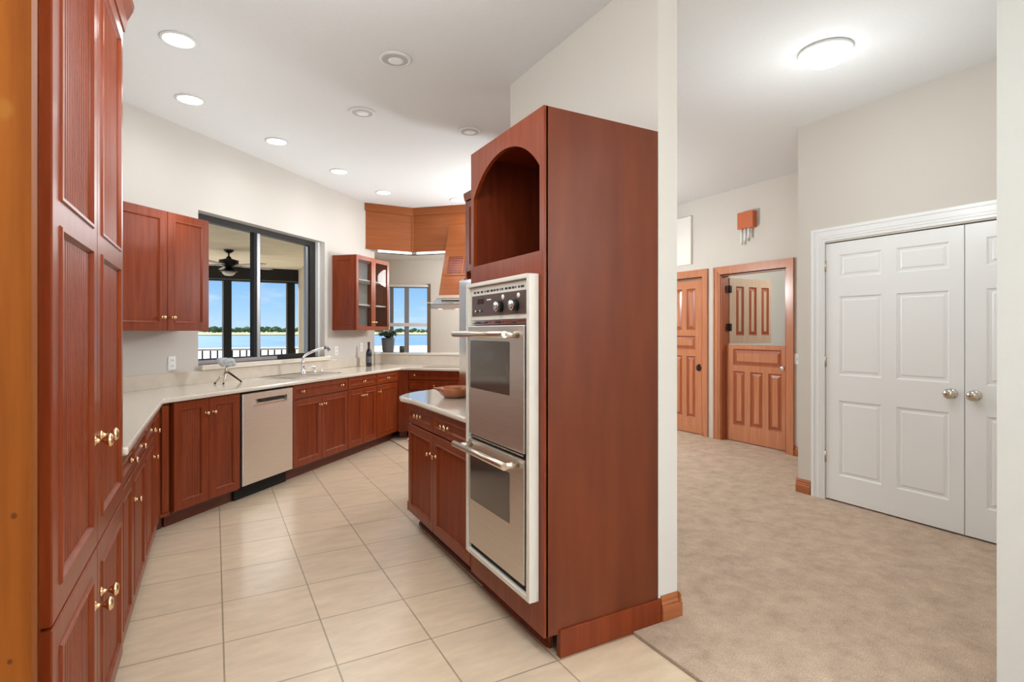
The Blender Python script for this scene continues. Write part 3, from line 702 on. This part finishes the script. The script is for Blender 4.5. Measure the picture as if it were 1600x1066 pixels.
# ------------------------------------------------------------------ upper cabinets
UZ0, UZ1 = 1.375, 2.27
t = empty('wall_cabinet', 'cherry two door wall cabinet hung left of the sink window', 'cabinet', (*W(-1.20, WO-.33*1.414), 0), 45, 'upper kitchen cabinets')
B().box(0, 1.15, .021, .328, UZ0, UZ1).build('body', 'cherry', t)
door(t, .0, .19, UZ0, UZ1, [], .05, .0); door(t, .19, .768, UZ0, UZ1, [(.725, 1.475)], .055, .0)
door(t, .768, 1.15, UZ0, UZ1, [(.81, 1.475)], .055, .0)
t = empty('wall_cabinet', 'cherry wall cabinet with two glass doors at the end of the window wall', 'cabinet', (*W(2.115, WO-.33*1.414), 0), 45, 'upper kitchen cabinets')
wd = .79; u0, u1 = 1.385, 2.295
b = B(); b.box(0, .018, .021, .328, u0, u1).box(wd-.018, wd, .021, .328, u0, u1).box(.018, wd-.018, .021, .328, u0, u0+.018).box(.018, wd-.018, .021, .328, u1-.018, u1)
b.build('body', 'cherry', t)
B().box(.018, wd-.018, .318, .327, u0+.018, u1-.018).box(.0185, .022, .03, .318, u0+.018, u1-.018).build('pale_lining', 'wall', t)
b = front(.304, u1-u0-.005, .006, [(.055, .25, .05, .855)], CAB, edge=.001); o = b.build('end_panel', 'cherry', t); o.rotation_euler = (0, 0, R(-90)); o.location = (-.007, .327, u0+.002)
B().box(.02, wd-.02, .03, .315, 1.69, 1.705).build('shelf', 'white', t)
B().box(.02, wd-.02, .03, .315, 2.0, 2.01).build('shelf', 'white', t)
for x0_, x1_, kx in ((0, wd/2, wd/2-.035), (wd/2, wd, wd/2+.035)):
    g = .0015; b = B(); fw = .05; y0, y1 = 0, .02
    b.box(x0_+g, x0_+fw, y0, y1, u0, u1).box(x1_-fw, x1_-g, y0, y1, u0, u1).box(x0_+fw, x1_-fw, y0, y1, u0, u0+fw).box(x0_+fw, x1_-fw, y0, y1, u1-fw, u1)
    d_ = b.build('door', 'cherry', t); d_['label'] = 'glazed door'
    B().box(x0_+fw-.005, x1_-fw+.005, .009, .013, u0+fw-.005, u1-fw+.005).build('glass', 'cabglass', d_)
    knob(d_, kx, 0, u0+.10)

# ------------------------------------------------------------------ hood
HY = -.36
t = empty('range_hood', 'range hood with tapered cherry chimney, glass canopy and steel base over the cooktop', 'range hood', (SC.x, SC.y, 0), -45)
k0_, k1_ = .549, 1.15
b = B(); b.prism_x([(-.002, 1.84), (-.36, 1.84), (-.005, 2.84), (-.002, 2.84)], k0_, k1_); b.build('chimney', 'cherry_soffit', t, bevel=.004)
sl = Vector((0, .355, 1.0)).normalized()
for x0_ in (k0_+.075, k0_+.305):
    b = B()
    zA, zB = 2.13, 2.37
    def yy(z): return -.36+(z-1.84)*.355
    b.prism_x([(yy(zA)-.004, zA), (yy(zA)+.004, zA), (yy(zB)+.004, zB), (yy(zB)-.004, zB)], x0_, x0_+.205); g = b.build('grille', 'cherry_dark', t)
    for q in range(7):
        z = zA+.02+q*.033; b = B(); b.box(x0_+.005, x0_+.20, yy(z)-.009, yy(z)-.002, z, z+.012)
        b.build('slat', 'cherry_dark', g)
b = B(); 
for a_, c_, z0_, z1_ in ((k0_+.055, k0_+.53, 2.37, 2.39), (k0_+.055, k0_+.53, 2.11, 2.13)):
    b.prism_x([(yy(z0_)-.012, z0_), (yy(z0_), z0_), (yy(z1_), z1_), (yy(z1_)-.012, z1_)], a_, c_)
for a_ in (k0_+.055, k0_+.282, k0_+.512): b.prism_x([(yy(2.13)-.012, 2.13), (yy(2.13), 2.13), (yy(2.37), 2.37), (yy(2.37)-.012, 2.37)], a_, a_+.02)
b.build('grille_frame', 'cherry_soffit', t)
B().box(k0_-.03, k1_+.03, -.40, -.01, 1.80, 1.84).build('collar', mat('pale_wood_collar', (.62, .45, .32), .4), t, bevel=.004)
b = B(); b.box(.50, 1.20, -.38, -.02, 1.74, 1.80); b.build('steel_base', 'steel_bright', t, bevel=.006)
B().box(.60, 1.12, -.385, -.379, 1.762, 1.780).build('button_strip', 'black', t)
# curved glass canopy
b = B(); n_ = 16
for i in range(n_):
    def pt(q):
        s = q/n_; x = .36+1.0*s; f_ = 1-(2*s-1)**2; return x, -.46-.10*f_, 1.72+.0*f_, 1.765
    xa, ya, za, _ = pt(i); xb, yb, zb2, _ = pt(i+1)
    for z0_, z1_ in ((1.735, 1.745),):
        b.quad([(xa, ya, z0_), (xb, yb, z0_), (xb, yb, z1_), (xa, ya, z1_)]); b.quad([(xa, ya, z1_), (xb, yb, z1_), (xb, -.01, z1_+.05), (xa, -.01, z1_+.05)])
        b.quad([(xa, ya, z0_), (xa, -.01, z0_+.05), (xb, -.01, z0_+.05), (xb, yb, z0_)])
b.build('glass_canopy', 'hoodglass', t)
b = B(); b.box(.46, 1.25, -.42, -.02, 1.665, 1.74); b.build('filter_box', mat('warm_steel', (.62, .50, .40), .25, 1), t, bevel=.006)
for x in (.56, .80):
    B().lathe([(0, 1.663), (.03, 1.663), (.03, 1.667)], (x, -.33, 0), 'z', 14).build('hood_lamp', 'led', t)

# ------------------------------------------------------------------ refrigerator and its cabinet
t = empty('refrigerator', 'tall stainless refrigerator partly hidden behind the oven tower', 'refrigerator', (2.02, 4.745, 0), -90)
B().box(0, .90, .06, .66, .02, 1.84).build('body', 'steel', t, bevel=.005)
B().box(.003, .447, 0, .057, .08, 1.845).build('door', 'steel_bright', t, bevel=.012)
B().box(.453, .897, 0, .057, .08, 1.845).build('door', 'steel_bright', t, bevel=.012)
for x in (.41, .49):
    B().tube([(x, 0, .75), (x, -.05, .77), (x, -.05, 1.50), (x, 0, 1.52)], .013, 12).build('handle', 'steel_bright', t)
B().box(.02, .88, .07, .10, 0, .08).build('toe_grille', 'black', t)
B().box(.03, .08, .02, .06, 1.845, 1.86).build('hinge_cover', 'alu', t)
t = empty('refrigerator_cabinet', 'tall cherry surround with crown behind the oven tower', 'cabinet', (2.12, 4.815, 0), -90)
B().box(0, .03, 0, .60, 0, 2.62).build('side_panel', 'cherry', t)
B().box(.03+.93, .99, 0, .60, 0, 2.62).build('side_panel', 'cherry', t)
B().box(.03, .96, .022, .60, 1.93, 2.62).build('body', 'cherry', t)
door(t, .03, .495, 1.94, 2.61, [(.46, 2.0)], .055); door(t, .495, .96, 1.94, 2.61, [(.53, 2.0)], .055)
B().prism_x([(0.0, 2.62), (-.008, 2.62), (-.018, 2.66), (-.02, 2.69), (.60, 2.69), (.60, 2.62)], -.0, .99).build('crown', 'cherry', t)

# ------------------------------------------------------------------ island
IX = 1.195
t = base_cabinet('cherry base cabinet with two drawers and two doors left of the oven tower', (IX, 3.705), -90, 1.06,
    [(.0, .495, .45, .60, .728), (.495, 1.055, .545, .60, .728)], [(0, .495, [.20, .26], .738), (.495, 1.055, [.68, .74], .738)], depth=.62, toe=.085, bead=.020, group='peninsula cabinet')
b = B(); b.prism([(-.001, .03), (-.30, .40), (-.30, .60), (-.001, .62)], .10, .874); b.build('angled_end', 'cherry', t)
o = knob(t, 0, 0, .60); o.rotation_euler = (0, 0, R(-50)); o.location = (-.03, .035, .60)
b = B(); pts_ = []
b.prism([(-.02, .02), (-.02, .06), (-.036, .05), (-.042, .025), (-.036, .005), (-.02, .0), (0, .0), (0, .02)], .115, .17); b.build('corner_foot', 'cherry', t)
B().box(.0, 1.06, .078, .085, 0, .02).build('shoe_moulding', 'toe', t)
# counter with rounded end
b = B()
poly = [(1.165, 2.655), (1.82, 2.655), (1.82, 3.40), (1.90, 3.95), (1.72, 4.115), (1.50, 4.08), (1.34, 3.99), (1.22, 3.88), (1.15, 3.775), (1.135, 3.70), (1.145, 3.64), (1.160, 3.55)]
b.prism(poly, .880, CT)
ob = b.build('peninsula_countertop', 'counter', bevel=.013); tag(ob, 'cream rounded worktop beside the oven tower, holding the terracotta bowl', 'worktop')
ob.modifiers['bevel'].segments = 3
# terracotta bowl
t = empty('serving_bowl', 'glazed terracotta divided bowl with small handles on the rounded worktop', 'bowl', (1.46, 3.50, CT+.001), 20)
def dish(b, cx, cy, r, h_):
    b.lathe([(0, 0), (r*.55, 0), (r*.8, h_*.35), (r, h_*.95), (r, h_), (r-.008, h_), (r*.76, h_*.4), (r*.5, h_*.15), (0, h_*.15)], (cx, cy, 0), 'z', 28)
b = B(); dish(b, 0, 0, .125, .065); b.build('dish', 'terra', t)
b = B(); dish(b, .17, -.06, .10, .06); b.build('dish', 'terra', t)
b = B(); dish(b, .14, .12, .09, .055); b.build('dish', 'terra', t)
b = B(); b.tube([(.02, -.10, .035), (.035, -.145, .03), (.045, -.165, .028)], [.018, .021, .016], 12); b.build('handle', 'terra', t)
b = B(); b.tube([(-.115, .03, .055), (-.15, .04, .072), (-.14, .0, .07), (-.115, -.015, .055)], .007, 8); b.build('handle', 'terra', t)

# ------------------------------------------------------------------ oven tower
TW, TZ = .727, 2.306
t = empty('oven_tower', 'tall cherry oven cabinet with an arched open niche above the ovens', 'cabinet', (IX, 2.64, 0), -90)
oz0, oz1, ox0, ox1 = .275, 1.575, .065, .665
B().box(TW-.02, TW, .012, .628, .10, TZ).build('side_panel', 'cherry_side', t)
B().box(0, .02, .02, .628, .10, TZ).build('side_panel', 'cherry_side', t)
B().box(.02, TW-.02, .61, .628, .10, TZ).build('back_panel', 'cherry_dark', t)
B().box(.02, TW-.02, .02, .61, TZ-.02, TZ).build('top_panel', 'cherry', t)
nx0, nx1, nz0 = .033, .693, 1.708
zsp, zap = 2.065, 2.225
b = B()
b.box(0, ox0, 0, .02, .10, oz0).box(ox0, ox1, 0, .02, .10, oz0).box(ox1, TW, 0, .02, .10, oz0)
b.box(0, ox0, 0, .02, oz0, oz1).box(ox1, TW, 0, .02, oz0, oz1)
b.box(0, TW, 0, .02, oz1, nz0)
b.box(0, nx0, 0, .02, nz0, zsp).box(nx1, TW, 0, .02, nz0, zsp)
n_ = 24; cx_ = (nx0+nx1)/2; hw = (nx1-nx0)/2; sag = zap-zsp; Rr = (hw*hw+sag*sag)/(2*sag); zc = zap-Rr
arc = []
for i in range(n_+1):
    a = -math.asin(hw/Rr)+2*math.asin(hw/Rr)*i/n_
    arc.append((cx_+Rr*math.sin(a), zc+Rr*math.cos(a)))
for i in range(n_):
    (xa, za), (xb, zb2) = arc[i], arc[i+1]
    b.quad([(xa, 0, za), (xb, 0, zb2), (xb, 0, TZ), (xa, 0, TZ)]); b.quad([(xa, .02, za), (xa, .02, TZ), (xb, .02, TZ), (xb, .02, zb2)])
    b.quad([(xa, 0, za), (xa, .02, za), (xb, .02, zb2), (xb, 0, zb2)])
b.box(0, nx0, 0, .02, zsp, TZ).box(nx1, TW, 0, .02, zsp, TZ)
b.build('front_frame', 'cherry', t, weld=False)
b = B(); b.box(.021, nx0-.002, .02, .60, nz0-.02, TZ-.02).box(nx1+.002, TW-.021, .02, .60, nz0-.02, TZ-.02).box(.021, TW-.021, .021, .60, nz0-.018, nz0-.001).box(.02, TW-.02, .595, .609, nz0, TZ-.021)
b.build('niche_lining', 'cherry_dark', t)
B().box(.0, TW-.075, .075, .09, 0, .10).build('toe_kick', 'cherry_dark', t)
B().box(-.0, TW-.09, .068, .0745, 0, .022).build('shoe_moulding', 'cherry', t)
B().box(.072, TW+.004, TW*0+.075, .60, 0, .0).build('x', 'cherry', t) if False else None
b = B(); b.box(TW-.018, TW+.010, .075, .645, .0, .118)
b.build('base_trim', 'cherry', t, bevel=.003)

# double oven
t = empty('double_oven', 'stainless double wall oven in a cream frame built into the oven tower', 'oven', (IX, 2.64, 0), -90)
B().box(ox0+.01, ox1-.01, -.005, .56, oz0+.01, oz1-.01).build('body', 'blackgap', t)
tx0, tx1, tz0, tz1 = .04, .690, .238, 1.612
b = B(); fr = .026; fy = -.048
b.box(tx0, tx0+fr, fy, -.001, tz0, tz1).box(tx1-fr, tx1, fy, -.001, tz0, tz1).box(tx0+fr, tx1-fr, fy, -.001, tz0, tz0+.022).box(tx0+fr, tx1-fr, fy, -.001, tz1-.018, tz1)
b.build('trim_frame', 'cream', t, bevel=.003)
ix0, ix1 = tx0+fr+.004, tx1-fr-.004
B().box(ix0, ix1, -.030, -.006, 1.425, tz1-.020).build('control_fascia', 'cream', t, bevel=.002)
p_ = B().box(ix0+.018, ix1-.018, -.034, -.030, 1.447, 1.548).build('control_panel', 'brownpanel', t)
B().box(ix0+.085, ix0+.155, -.0352, -.034, 1.505, 1.530).build('display', mat('clock_display', (.03, .008, .004), .2), p_)
for i in range(4):
    B().lathe([(0, -.034), (.006, -.034), (.006, -.0375), (0, -.038)], (ix0+.065+i*.024, 0, 1.470), 'y', 10).build('button', 'chrome' if i % 2 == 0 else 'black', p_)
B().box(ix0+.19, ix0+.235, -.0345, -.034, 1.520, 1.526).build('maker_mark', 'plastic', p_)
for kx in (ix0+.34, ix0+.485):
    kb = B().lathe([(0, -.034), (.026, -.034), (.026, -.055), (.024, -.060), (0, -.061)], (kx, 0, 1.485), 'y', 22).build('oven_knob', 'black', p_)
    B().lathe([(0, -.0605), (.0235, -.0605), (.0225, -.0645), (0, -.065)], (kx, 0, 1.485), 'y', 22).build('knob_cap', 'steel_bright', kb)
    B().lathe([(0, -.034), (.012, -.034), (.012, -.037), (0, -.038)], (kx+.02, 0, 1.527), 'y', 16).build('dial_mark', 'plastic', p_)
# row of vent slots drawn as real slots
b = B(); rnd = random.Random(5); x = ix0+.035
while x < ix1-.03:
    wl = rnd.uniform(.010, .030); b.box(x, x+wl, -.0308, -.030, 1.560, 1.570); x += wl+rnd.uniform(.006, .018)
b.build('vent_slots', 'black', t)
b = B(); x = ix0+.02
while x < ix1-.03:
    wl = rnd.uniform(.02, .05); b.box(x, x+wl, -.0308, -.0285, 1.408+rnd.choice((0, .006)), 1.413+rnd.choice((0, .004))); x += wl+rnd.uniform(.006, .02)
B().box(ix0, ix1, -.0285, -.006, 1.402, 1.424).build('vent_strip', 'steel_bright', t)
b.build('vent_slots', 'black', t)
dx0, dx1 = ix0+.002, ix1-.022
def oven_door(z0, z1, g0, g1, hz):
    d_ = B().box(dx0, dx1, -.045, -.010, z0, z1).build('door', 'steel', t, bevel=.004)
    B().box(ix1-.020, ix1, -.028, -.008, z0-.01, z1+.004).build('side_gap', 'blackgap', t)
    b = B(); b.prism_y([(p[0], p[1]) for p in rr(dx0+.022, dx1-.125, g0, g1, .008, 3)], -.0462, -.0445); b.build('window', 'ovenglass', d_)
    hb = B(); hb.tube([(dx0-.03, -.115, hz), (dx1-.04, -.115, hz)], .0155, 18)
    hb.build('handle', 'handle_nickel', d_)
    hb = B()
    for hx in (dx0+.03, dx1-.05): hb.tube([(hx, -.045, hz), (hx, -.113, hz)], [.017, .012], 14)
    hb.build('handle_mount', 'handle_nickel', d_)
oven_door(.848, 1.398, 1.085, 1.325, 1.357)
oven_door(.290, .822, .517, .742, .795)
B().box(dx0, dx1, -.030, -.008, .826, .845).build('gap_strip', 'blackgap', t)
B().box(dx0+.02, dx1-.02, -.036, -.030, .833, .839).build('vent_bar', 'steel', t)
B().box(dx0, ix1, -.030, -.008, .262, .288).build('gap_strip', 'blackgap', t)

# ------------------------------------------------------------------ pantry
PX = -.312
t = empty('pantry_cupboard', 'tall cherry pantry cupboard with ribbed double doors at the left edge', 'cupboard', (PX, 1.535, 0), 90)
PW = 1.06
B().box(0, PW, .0215, .64, .10, .70).build('lower_body', 'cherry_side', t)
B().box(-.004, PW, .0215, .64, .702, 2.60).build('upper_body', 'cherry_side', t)
B().box(0, PW, .06, .08, 0, .10).build('toe_kick', 'toe', t)
hw = .515
def pdoor(x0, x1, z0, z1, pans, kx, kz):
    w_ = x1-x0-.003
    b = front(w_, z1-z0, .0215, pans, [(0, 0), (.004, -.005), (.012, -.005), (.018, .003), (.022, .007)], .024, bd=.008)
    o = b.build('door', 'cherry', t); o.location = (x0+.0015, 0, z0)
    kb = B().lathe([(0, 0), (.014, 0), (.015, -.003), (.008, -.006), (.005, -.012), (.006, -.020), (.011, -.028), (.019, -.034), (.020, -.040), (.015, -.046), (0, -.048)], (0, 0, 0), 'y', 18)
    k_ = kb.build('knob', 'brass', o); k_.location = (kx-x0, 0, kz-z0)
for x0_, x1_, kx in ((0, .527, .475), (.527, 1.06, .58)):
    w_ = x1_-x0_-.003
    pdoor(x0_, x1_, .72, 2.55, [(.065, w_-.065, .065, .895), (.065, w_-.065, .95, 1.765)], kx, 1.045)
    pdoor(x0_, x1_, .115, .712, [(.065, w_-.065, .065, .532)], kx, .555)
B().prism_x([(.02, 2.552), (-.004, 2.552), (-.012, 2.60), (-.03, 2.64), (-.034, 2.66), (.64, 2.66), (.64, 2.552)], -.004, PW+.03).build('crown', 'cherry', t)
# knotty board at far left
b = B(); b.box(-1.0, -.3075, 1.36, 1.40, 0, 3.05)
ob = tag(b.build('wood_board', 'alder'), 'full height orange brown knotty wood board at the left edge beside the pantry', 'board')
# knots
def knot_mat():
    m = M['alder']; n = m.node_tree.nodes; l = m.node_tree.links; b = n['Principled BSDF']
    src = b.inputs['Base Color'].links[0].from_socket
    t = n.new('ShaderNodeTexCoord')
    cur = src
    for (kx, kz, s, c, a_) in ((-.303-.047, 1.79, .020, (.36, .13, .02, 1), .9), (-.303-.030, 1.02, .006, (.09, .02, .006, 1), .8), (-.303-.036, .745, .005, (.09, .02, .006, 1), .8)):
        mp = n.new('ShaderNodeMapping'); mp.vector_type = 'POINT'; mp.inputs['Location'].default_value = (-kx/s, 0, -kz/(s*1.3)); mp.inputs['Scale'].default_value = (1/s, 0, 1/(s*1.3))
        vl = n.new('ShaderNodeVectorMath'); vl.operation = 'LENGTH'; r = n.new('ShaderNodeMapRange'); r.inputs[1].default_value = 1.0; r.inputs[2].default_value = .5; r.inputs[4].default_value = a_
        l.new(t.outputs['Object'], mp.inputs[0]); l.new(mp.outputs[0], vl.inputs[0]); l.new(vl.outputs['Value'], r.inputs[0])
        mx = n.new('ShaderNodeMixRGB'); mx.inputs[2].default_value = c; l.new(r.outputs[0], mx.inputs[0]); l.new(cur, mx.inputs[1]); cur = mx.outputs[0]
    l.new(cur, b.inputs['Base Color'])
knot_mat()

# ------------------------------------------------------------------ ceiling lights
lit = [(-.185, 3.782), (-.157, 4.713), (.498, 5.374), (1.185, 6.058), (1.85, 6.712), (2.80, 6.62)]
unl = [(1.01, 3.391), (1.025, 4.337), (1.938, 4.307)]
added_cans = [(.3, 2.15), (.5, -.6), (3.4, -.8), (.5, .5)]  # unseen fixtures added out of view to brighten the room
names = ['nearest lit recessed ceiling light above the pantry end', 'second lit recessed ceiling light, next to the wall corner', 'lit recessed ceiling light above the dishwasher', 'lit recessed ceiling light above the sink', 'lit recessed ceiling light in front of the wooden soffit', 'lit recessed ceiling light half hidden by the oven tower, by the soffit',
         'unlit recessed ceiling light nearest the viewer, with a white ring', 'unlit recessed ceiling light in the middle of the kitchen ceiling', 'unlit recessed ceiling light just left of the oven tower top']
for i, (x, y) in enumerate(lit+unl+added_cans):
    on = i < len(lit) or i >= 9
    lab = names[i] if i < 9 else ['lit recessed ceiling light over the pantry, above the frame', 'lit recessed ceiling light behind the camera', 'lit recessed ceiling light in the hall behind the camera', 'lit recessed ceiling light just beside the camera'][i-9]
    t = empty('recessed_light', lab, 'ceiling light', (x, y, H), 0, 'recessed ceiling lights')
    if on:
        B().lathe([(.082, 0), (.098, -.0005), (.100, -.004), (.084, -.010), (.082, -.009), (.082, 0)], (0, 0, 0), 'z', 32, False).build('ring', 'white', t)
        B().lathe([(0, -.006), (.083, -.006), (.083, -.002), (0, -.002)], (0, 0, 0), 'z', 32).build('lamp', 'lamp', t)
        if y > -5:
            light('can_glow', 'POINT', (x, y, H-.85), 5.4 if i < 9 else (20 if i == 9 else 10), (.89, .97, 1), shadow_soft_size=.3)  # added fill lamp hanging below each fixture to brighten the ceiling
            light('can_light', 'SPOT', (x, y, H-.02), 5 if i < 9 else (20 if i == 9 else 45), (.93, .98, 1), (0, 0, 0), spot_size=R(165), spot_blend=.6, shadow_soft_size=.08)
    else:
        B().lathe([(.078, -.003), (.080, -.010), (.098, -.008), (.102, -.0005), (.078, -.0005), (.078, -.003)], (0, 0, 0), 'z', 32, False).build('ring', 'white', t)
        B().lathe([(.079, -.008), (.060, -.003), (.0, -.002)], (0, 0, 0), 'z', 32).build('baffle', mat('grey_baffle', (.45, .45, .44), .5), t)
        B().lathe([(0, -.014), (.03, -.013), (.048, -.008), (.052, -.004)], (.005, .012, 0), 'z', 24).build('bulb', 'unlit', t)
dl = (3.30, 2.02)
t = empty('dome_light', 'lit white glass dome lamp on the hall ceiling', 'ceiling light', (dl[0], dl[1], H), 0)
B().lathe([(.145, 0), (.150, -.004), (.150, -.016), (.142, -.020), (.142, 0)], (0, 0, 0), 'z', 36, False).build('base_ring', 'white', t)
B().lathe([(.142, -.016), (.140, -.03), (.125, -.055), (.09, -.078), (.04, -.090), (0, -.092)], (0, 0, 0), 'z', 36).build('glass_dome', 'dome', t)
light('dome_bulb', 'POINT', (dl[0], dl[1], H-.75), 14, (.90, .97, 1), shadow_soft_size=.12)
light('back_room_bulb', 'POINT', (7.0, 3.7, 2.5), 42, (1, .96, .9), shadow_soft_size=.12)  # added unseen fill lamp for the room past the dutch door
light('hall_far_bulb', 'POINT', (3.4, 5.6, 2.0), 95, (.90, .97, 1), shadow_soft_size=.15)  # added fill lamp without a fixture, brightens the far hall
light('breakfast_bulb', 'POINT', (4.3, 7.8, 2.3), 34, (1, .96, .9), shadow_soft_size=.15)  # unseen lamp added to fill the breakfast room

# ------------------------------------------------------------------ lanai outside the sink window
LY = 12.55
b = B(); b.prism([(-8.5, 4.6), (-1.3, 4.6), (1.7, 7.6), (1.7, 12.8), (-8.5, 12.8)], 2.70, 2.85)
b.v = [(x, y, z) for x, y, z in b.v]
struct(b.build('ceiling_lanai', 'stucco_ceiling'), 'textured beige lanai ceiling outside the window', 'ceiling')
b = B(); b.prism([(-9, 4.7), (-1.2, 4.7), (1.7, 7.7), (1.7, 12.9), (-9, 12.9)], -.2, -.03)
struct(b.build('floor_lanai', 'deck'), 'pale lanai deck', 'floor')
t = empty('lanai_screen_frame', 'dark bronze posts and header beam along the lanai edge', 'screen frame', (0, LY, 0))
B().box(-8.4, 1.60, 0, .14, 2.45, 2.70).build('header_beam', 'bronze', t)
B().box(-8.4, 1.60, .02, .10, 2.40, 2.43).build('screen_rail', 'bronze', t)
B().box(-8.4, 1.60, .06, .08, 2.43, 2.45).build('light_strip', 'alu', t)
for px_ in (-1.66-.0, .36):
    pass
def XatY(Y, u):
    t_ = (u-800)/852; th = R(28.65); return Y*(math.sin(th)+t_*math.cos(th))/(math.cos(th)-t_*math.sin(th))
for u in (355.5, 455, 262, 170):
    x = XatY(LY, u); p_ = B().box(x-.075, x+.075, 0, .14, 0, 2.40).build('post', 'bronze', t)
    B().box(x-.10, x-.078, .04, .07, 0, 2.40).build('post_edge', 'alu', p_)
# railing
t = empty('deck_railing', 'pale railing with dark upright balusters beyond the lanai', 'railing', (0, LY+1.6, 0))
x0_ = -7.5; x1_ = 1.8
B().box(x0_, x1_, 0, .05, .93, .97).build('top_rail', mat('tan_rail', (.50, .42, .32), .6), t)
B().box(x0_, x1_, .01, .04, .70, .73).build('bottom_rail', 'deck', t)
x = XatY(LY+1.6, 305); i = 0
while x < XatY(LY+1.6, 478):
    B().box(x-.016, x+.016, .01, .04, .73, .93).build('baluster', 'bronze', t)
    x += .14 if i % 2 == 0 else .16; i += 1
B().box(-7.5, 1.8, .1, .25, -.03, .70).build('low_wall', 'deck', t)
# fan
fanD = 8.9; fr_ = (357.5-800)/852*fanD; th = R(28.65)
fx, fy_ = fanD*math.sin(th)+fr_*math.cos(th), fanD*math.cos(th)-fr_*math.sin(th)
t = empty('ceiling_fan', 'dark ceiling fan with a light globe hanging from the lanai ceiling', 'ceiling fan', (fx, fy_, 2.70), 0)
B().lathe([(0, 0), (.075, 0), (.075, -.012), (.05, -.04), (.02, -.055), (0, -.055)], (0, 0, 0), 'z', 24).build('canopy', 'bronze', t)
B().lathe([(0, -.05), (.012, -.05), (.012, -.13), (0, -.13)], (0, 0, 0), 'z', 12).build('downrod', 'bronze', t)
B().lathe([(0, -.11), (.03, -.11), (.04, -.14), (.10, -.16), (.145, -.17), (.145, -.235), (.09, -.26), (.06, -.27), (.05, -.29), (0, -.29)], (0, 0, 0), 'z', 28).build('motor', 'bronze', t)
lk = B().lathe([(0, -.28), (.05, -.29), (.11, -.335), (.13, -.345), (.13, -.355), (0, -.35)], (0, 0, 0), 'z', 24).build('light_kit', 'bronze', t)
B().lathe([(.10, -.352), (.095, -.385), (.06, -.415), (0, -.425)], (0, 0, 0), 'z', 24).build('globe', mat('frosted_globe', (.75, .68, .58), .4), t)
for k in range(5):
    a = R(168+72*k)
    bl = B(); bl.box(.13, .22, -.018, .018, -.252, -.244); arm = bl.build('blade_arm', 'bronze', t); arm.rotation_euler = (0, 0, a)
    bl = B(); bl.prism([(.20, -.055), (.68, -.075), (.73, -.05), (.73, .05), (.68, .075), (.20, .055)], -.258, -.250)
    o = bl.build('blade', 'blade', t); o.rotation_euler = (R(0), 0, a)
# cable on stucco wall + conduit
b = B(); b.tube([(1.585, 11.2, 2.35), (1.585, 11.15, 2.30), (1.58, 11.15, 1.7), (1.58, 11.2, 1.2), (1.585, 11.3, .9)], .012, 8)
tag(b.build('wall_cable', mat('tan_cable', (.30, .22, .14), .6)), 'thin cable running down the beige stucco wall outside the window', 'cable')

# ------------------------------------------------------------------ far landscape
b = B(); b.prism([(-260, 13), (300, 13), (300, 98), (-260, 98)], -1.10, -1.02)
struct(b.build('ground_near', 'deck'), 'bright shore ground beyond the deck', 'ground')
b = B(); b.prism([(-500, 90), (600, 90), (600, 420), (-500, 420)], -1.3, -1.0)
struct(b.build('lake', 'water'), 'blue lake', 'lake')
b = B(); b.prism([(-700, 372), (800, 330), (1300, 1300), (-900, 1300), (-700, 900)], -1.2, -.6)
struct(b.build('ground_far', 'lawn'), 'yellow green far shore', 'ground')
rnd = random.Random(11)
def tree(x, y, s, idx):
    t = empty('shore_tree', 'tree in the tree line on the far shore of the lake', 'tree', (x, y, -.6), rnd.uniform(0, 360), 'far shore trees')
    bm = bmesh.new()
    for k in range(7):
        c_ = Vector((rnd.uniform(-.9, .9)*s, rnd.uniform(-.4, .4)*s, rnd.uniform(.35, .95)*s))
        bmesh.ops.create_icosphere(bm, subdivisions=2, radius=s*rnd.uniform(.35, .55), matrix=Matrix.Translation(c_) @ Matrix.Diagonal((1.2, 1, .75, 1)))
    for v in bm.verts: v.co += Vector((rnd.uniform(-1, 1), rnd.uniform(-1, 1), rnd.uniform(-1, 1)))*s*.07
    me = bpy.data.meshes.new('crown'); bm.to_mesh(me); bm.free(); me.materials.append(M['tree'])
    o = bpy.data.objects.new('crown', me); C.collection.objects.link(o); o.parent = t
    B().lathe([(.06*s, 0), (.04*s, .6*s)], (0, 0, 0), 'z', 8).build('trunk', 'bark', t)
for i in range(58):
    u = 298+i*7.1; Dd = (860, 905, 950)[i % 3]+rnd.uniform(-4, 4); r_ = (u-800)/852*Dd
    if 492 < u < 583: continue
    tree(Dd*math.sin(th)+r_*math.cos(th), Dd*math.cos(th)-r_*math.sin(th), rnd.choice((5.6, 6.4, 7.2, 8.4))*(1 if u < 500 else .7), i)
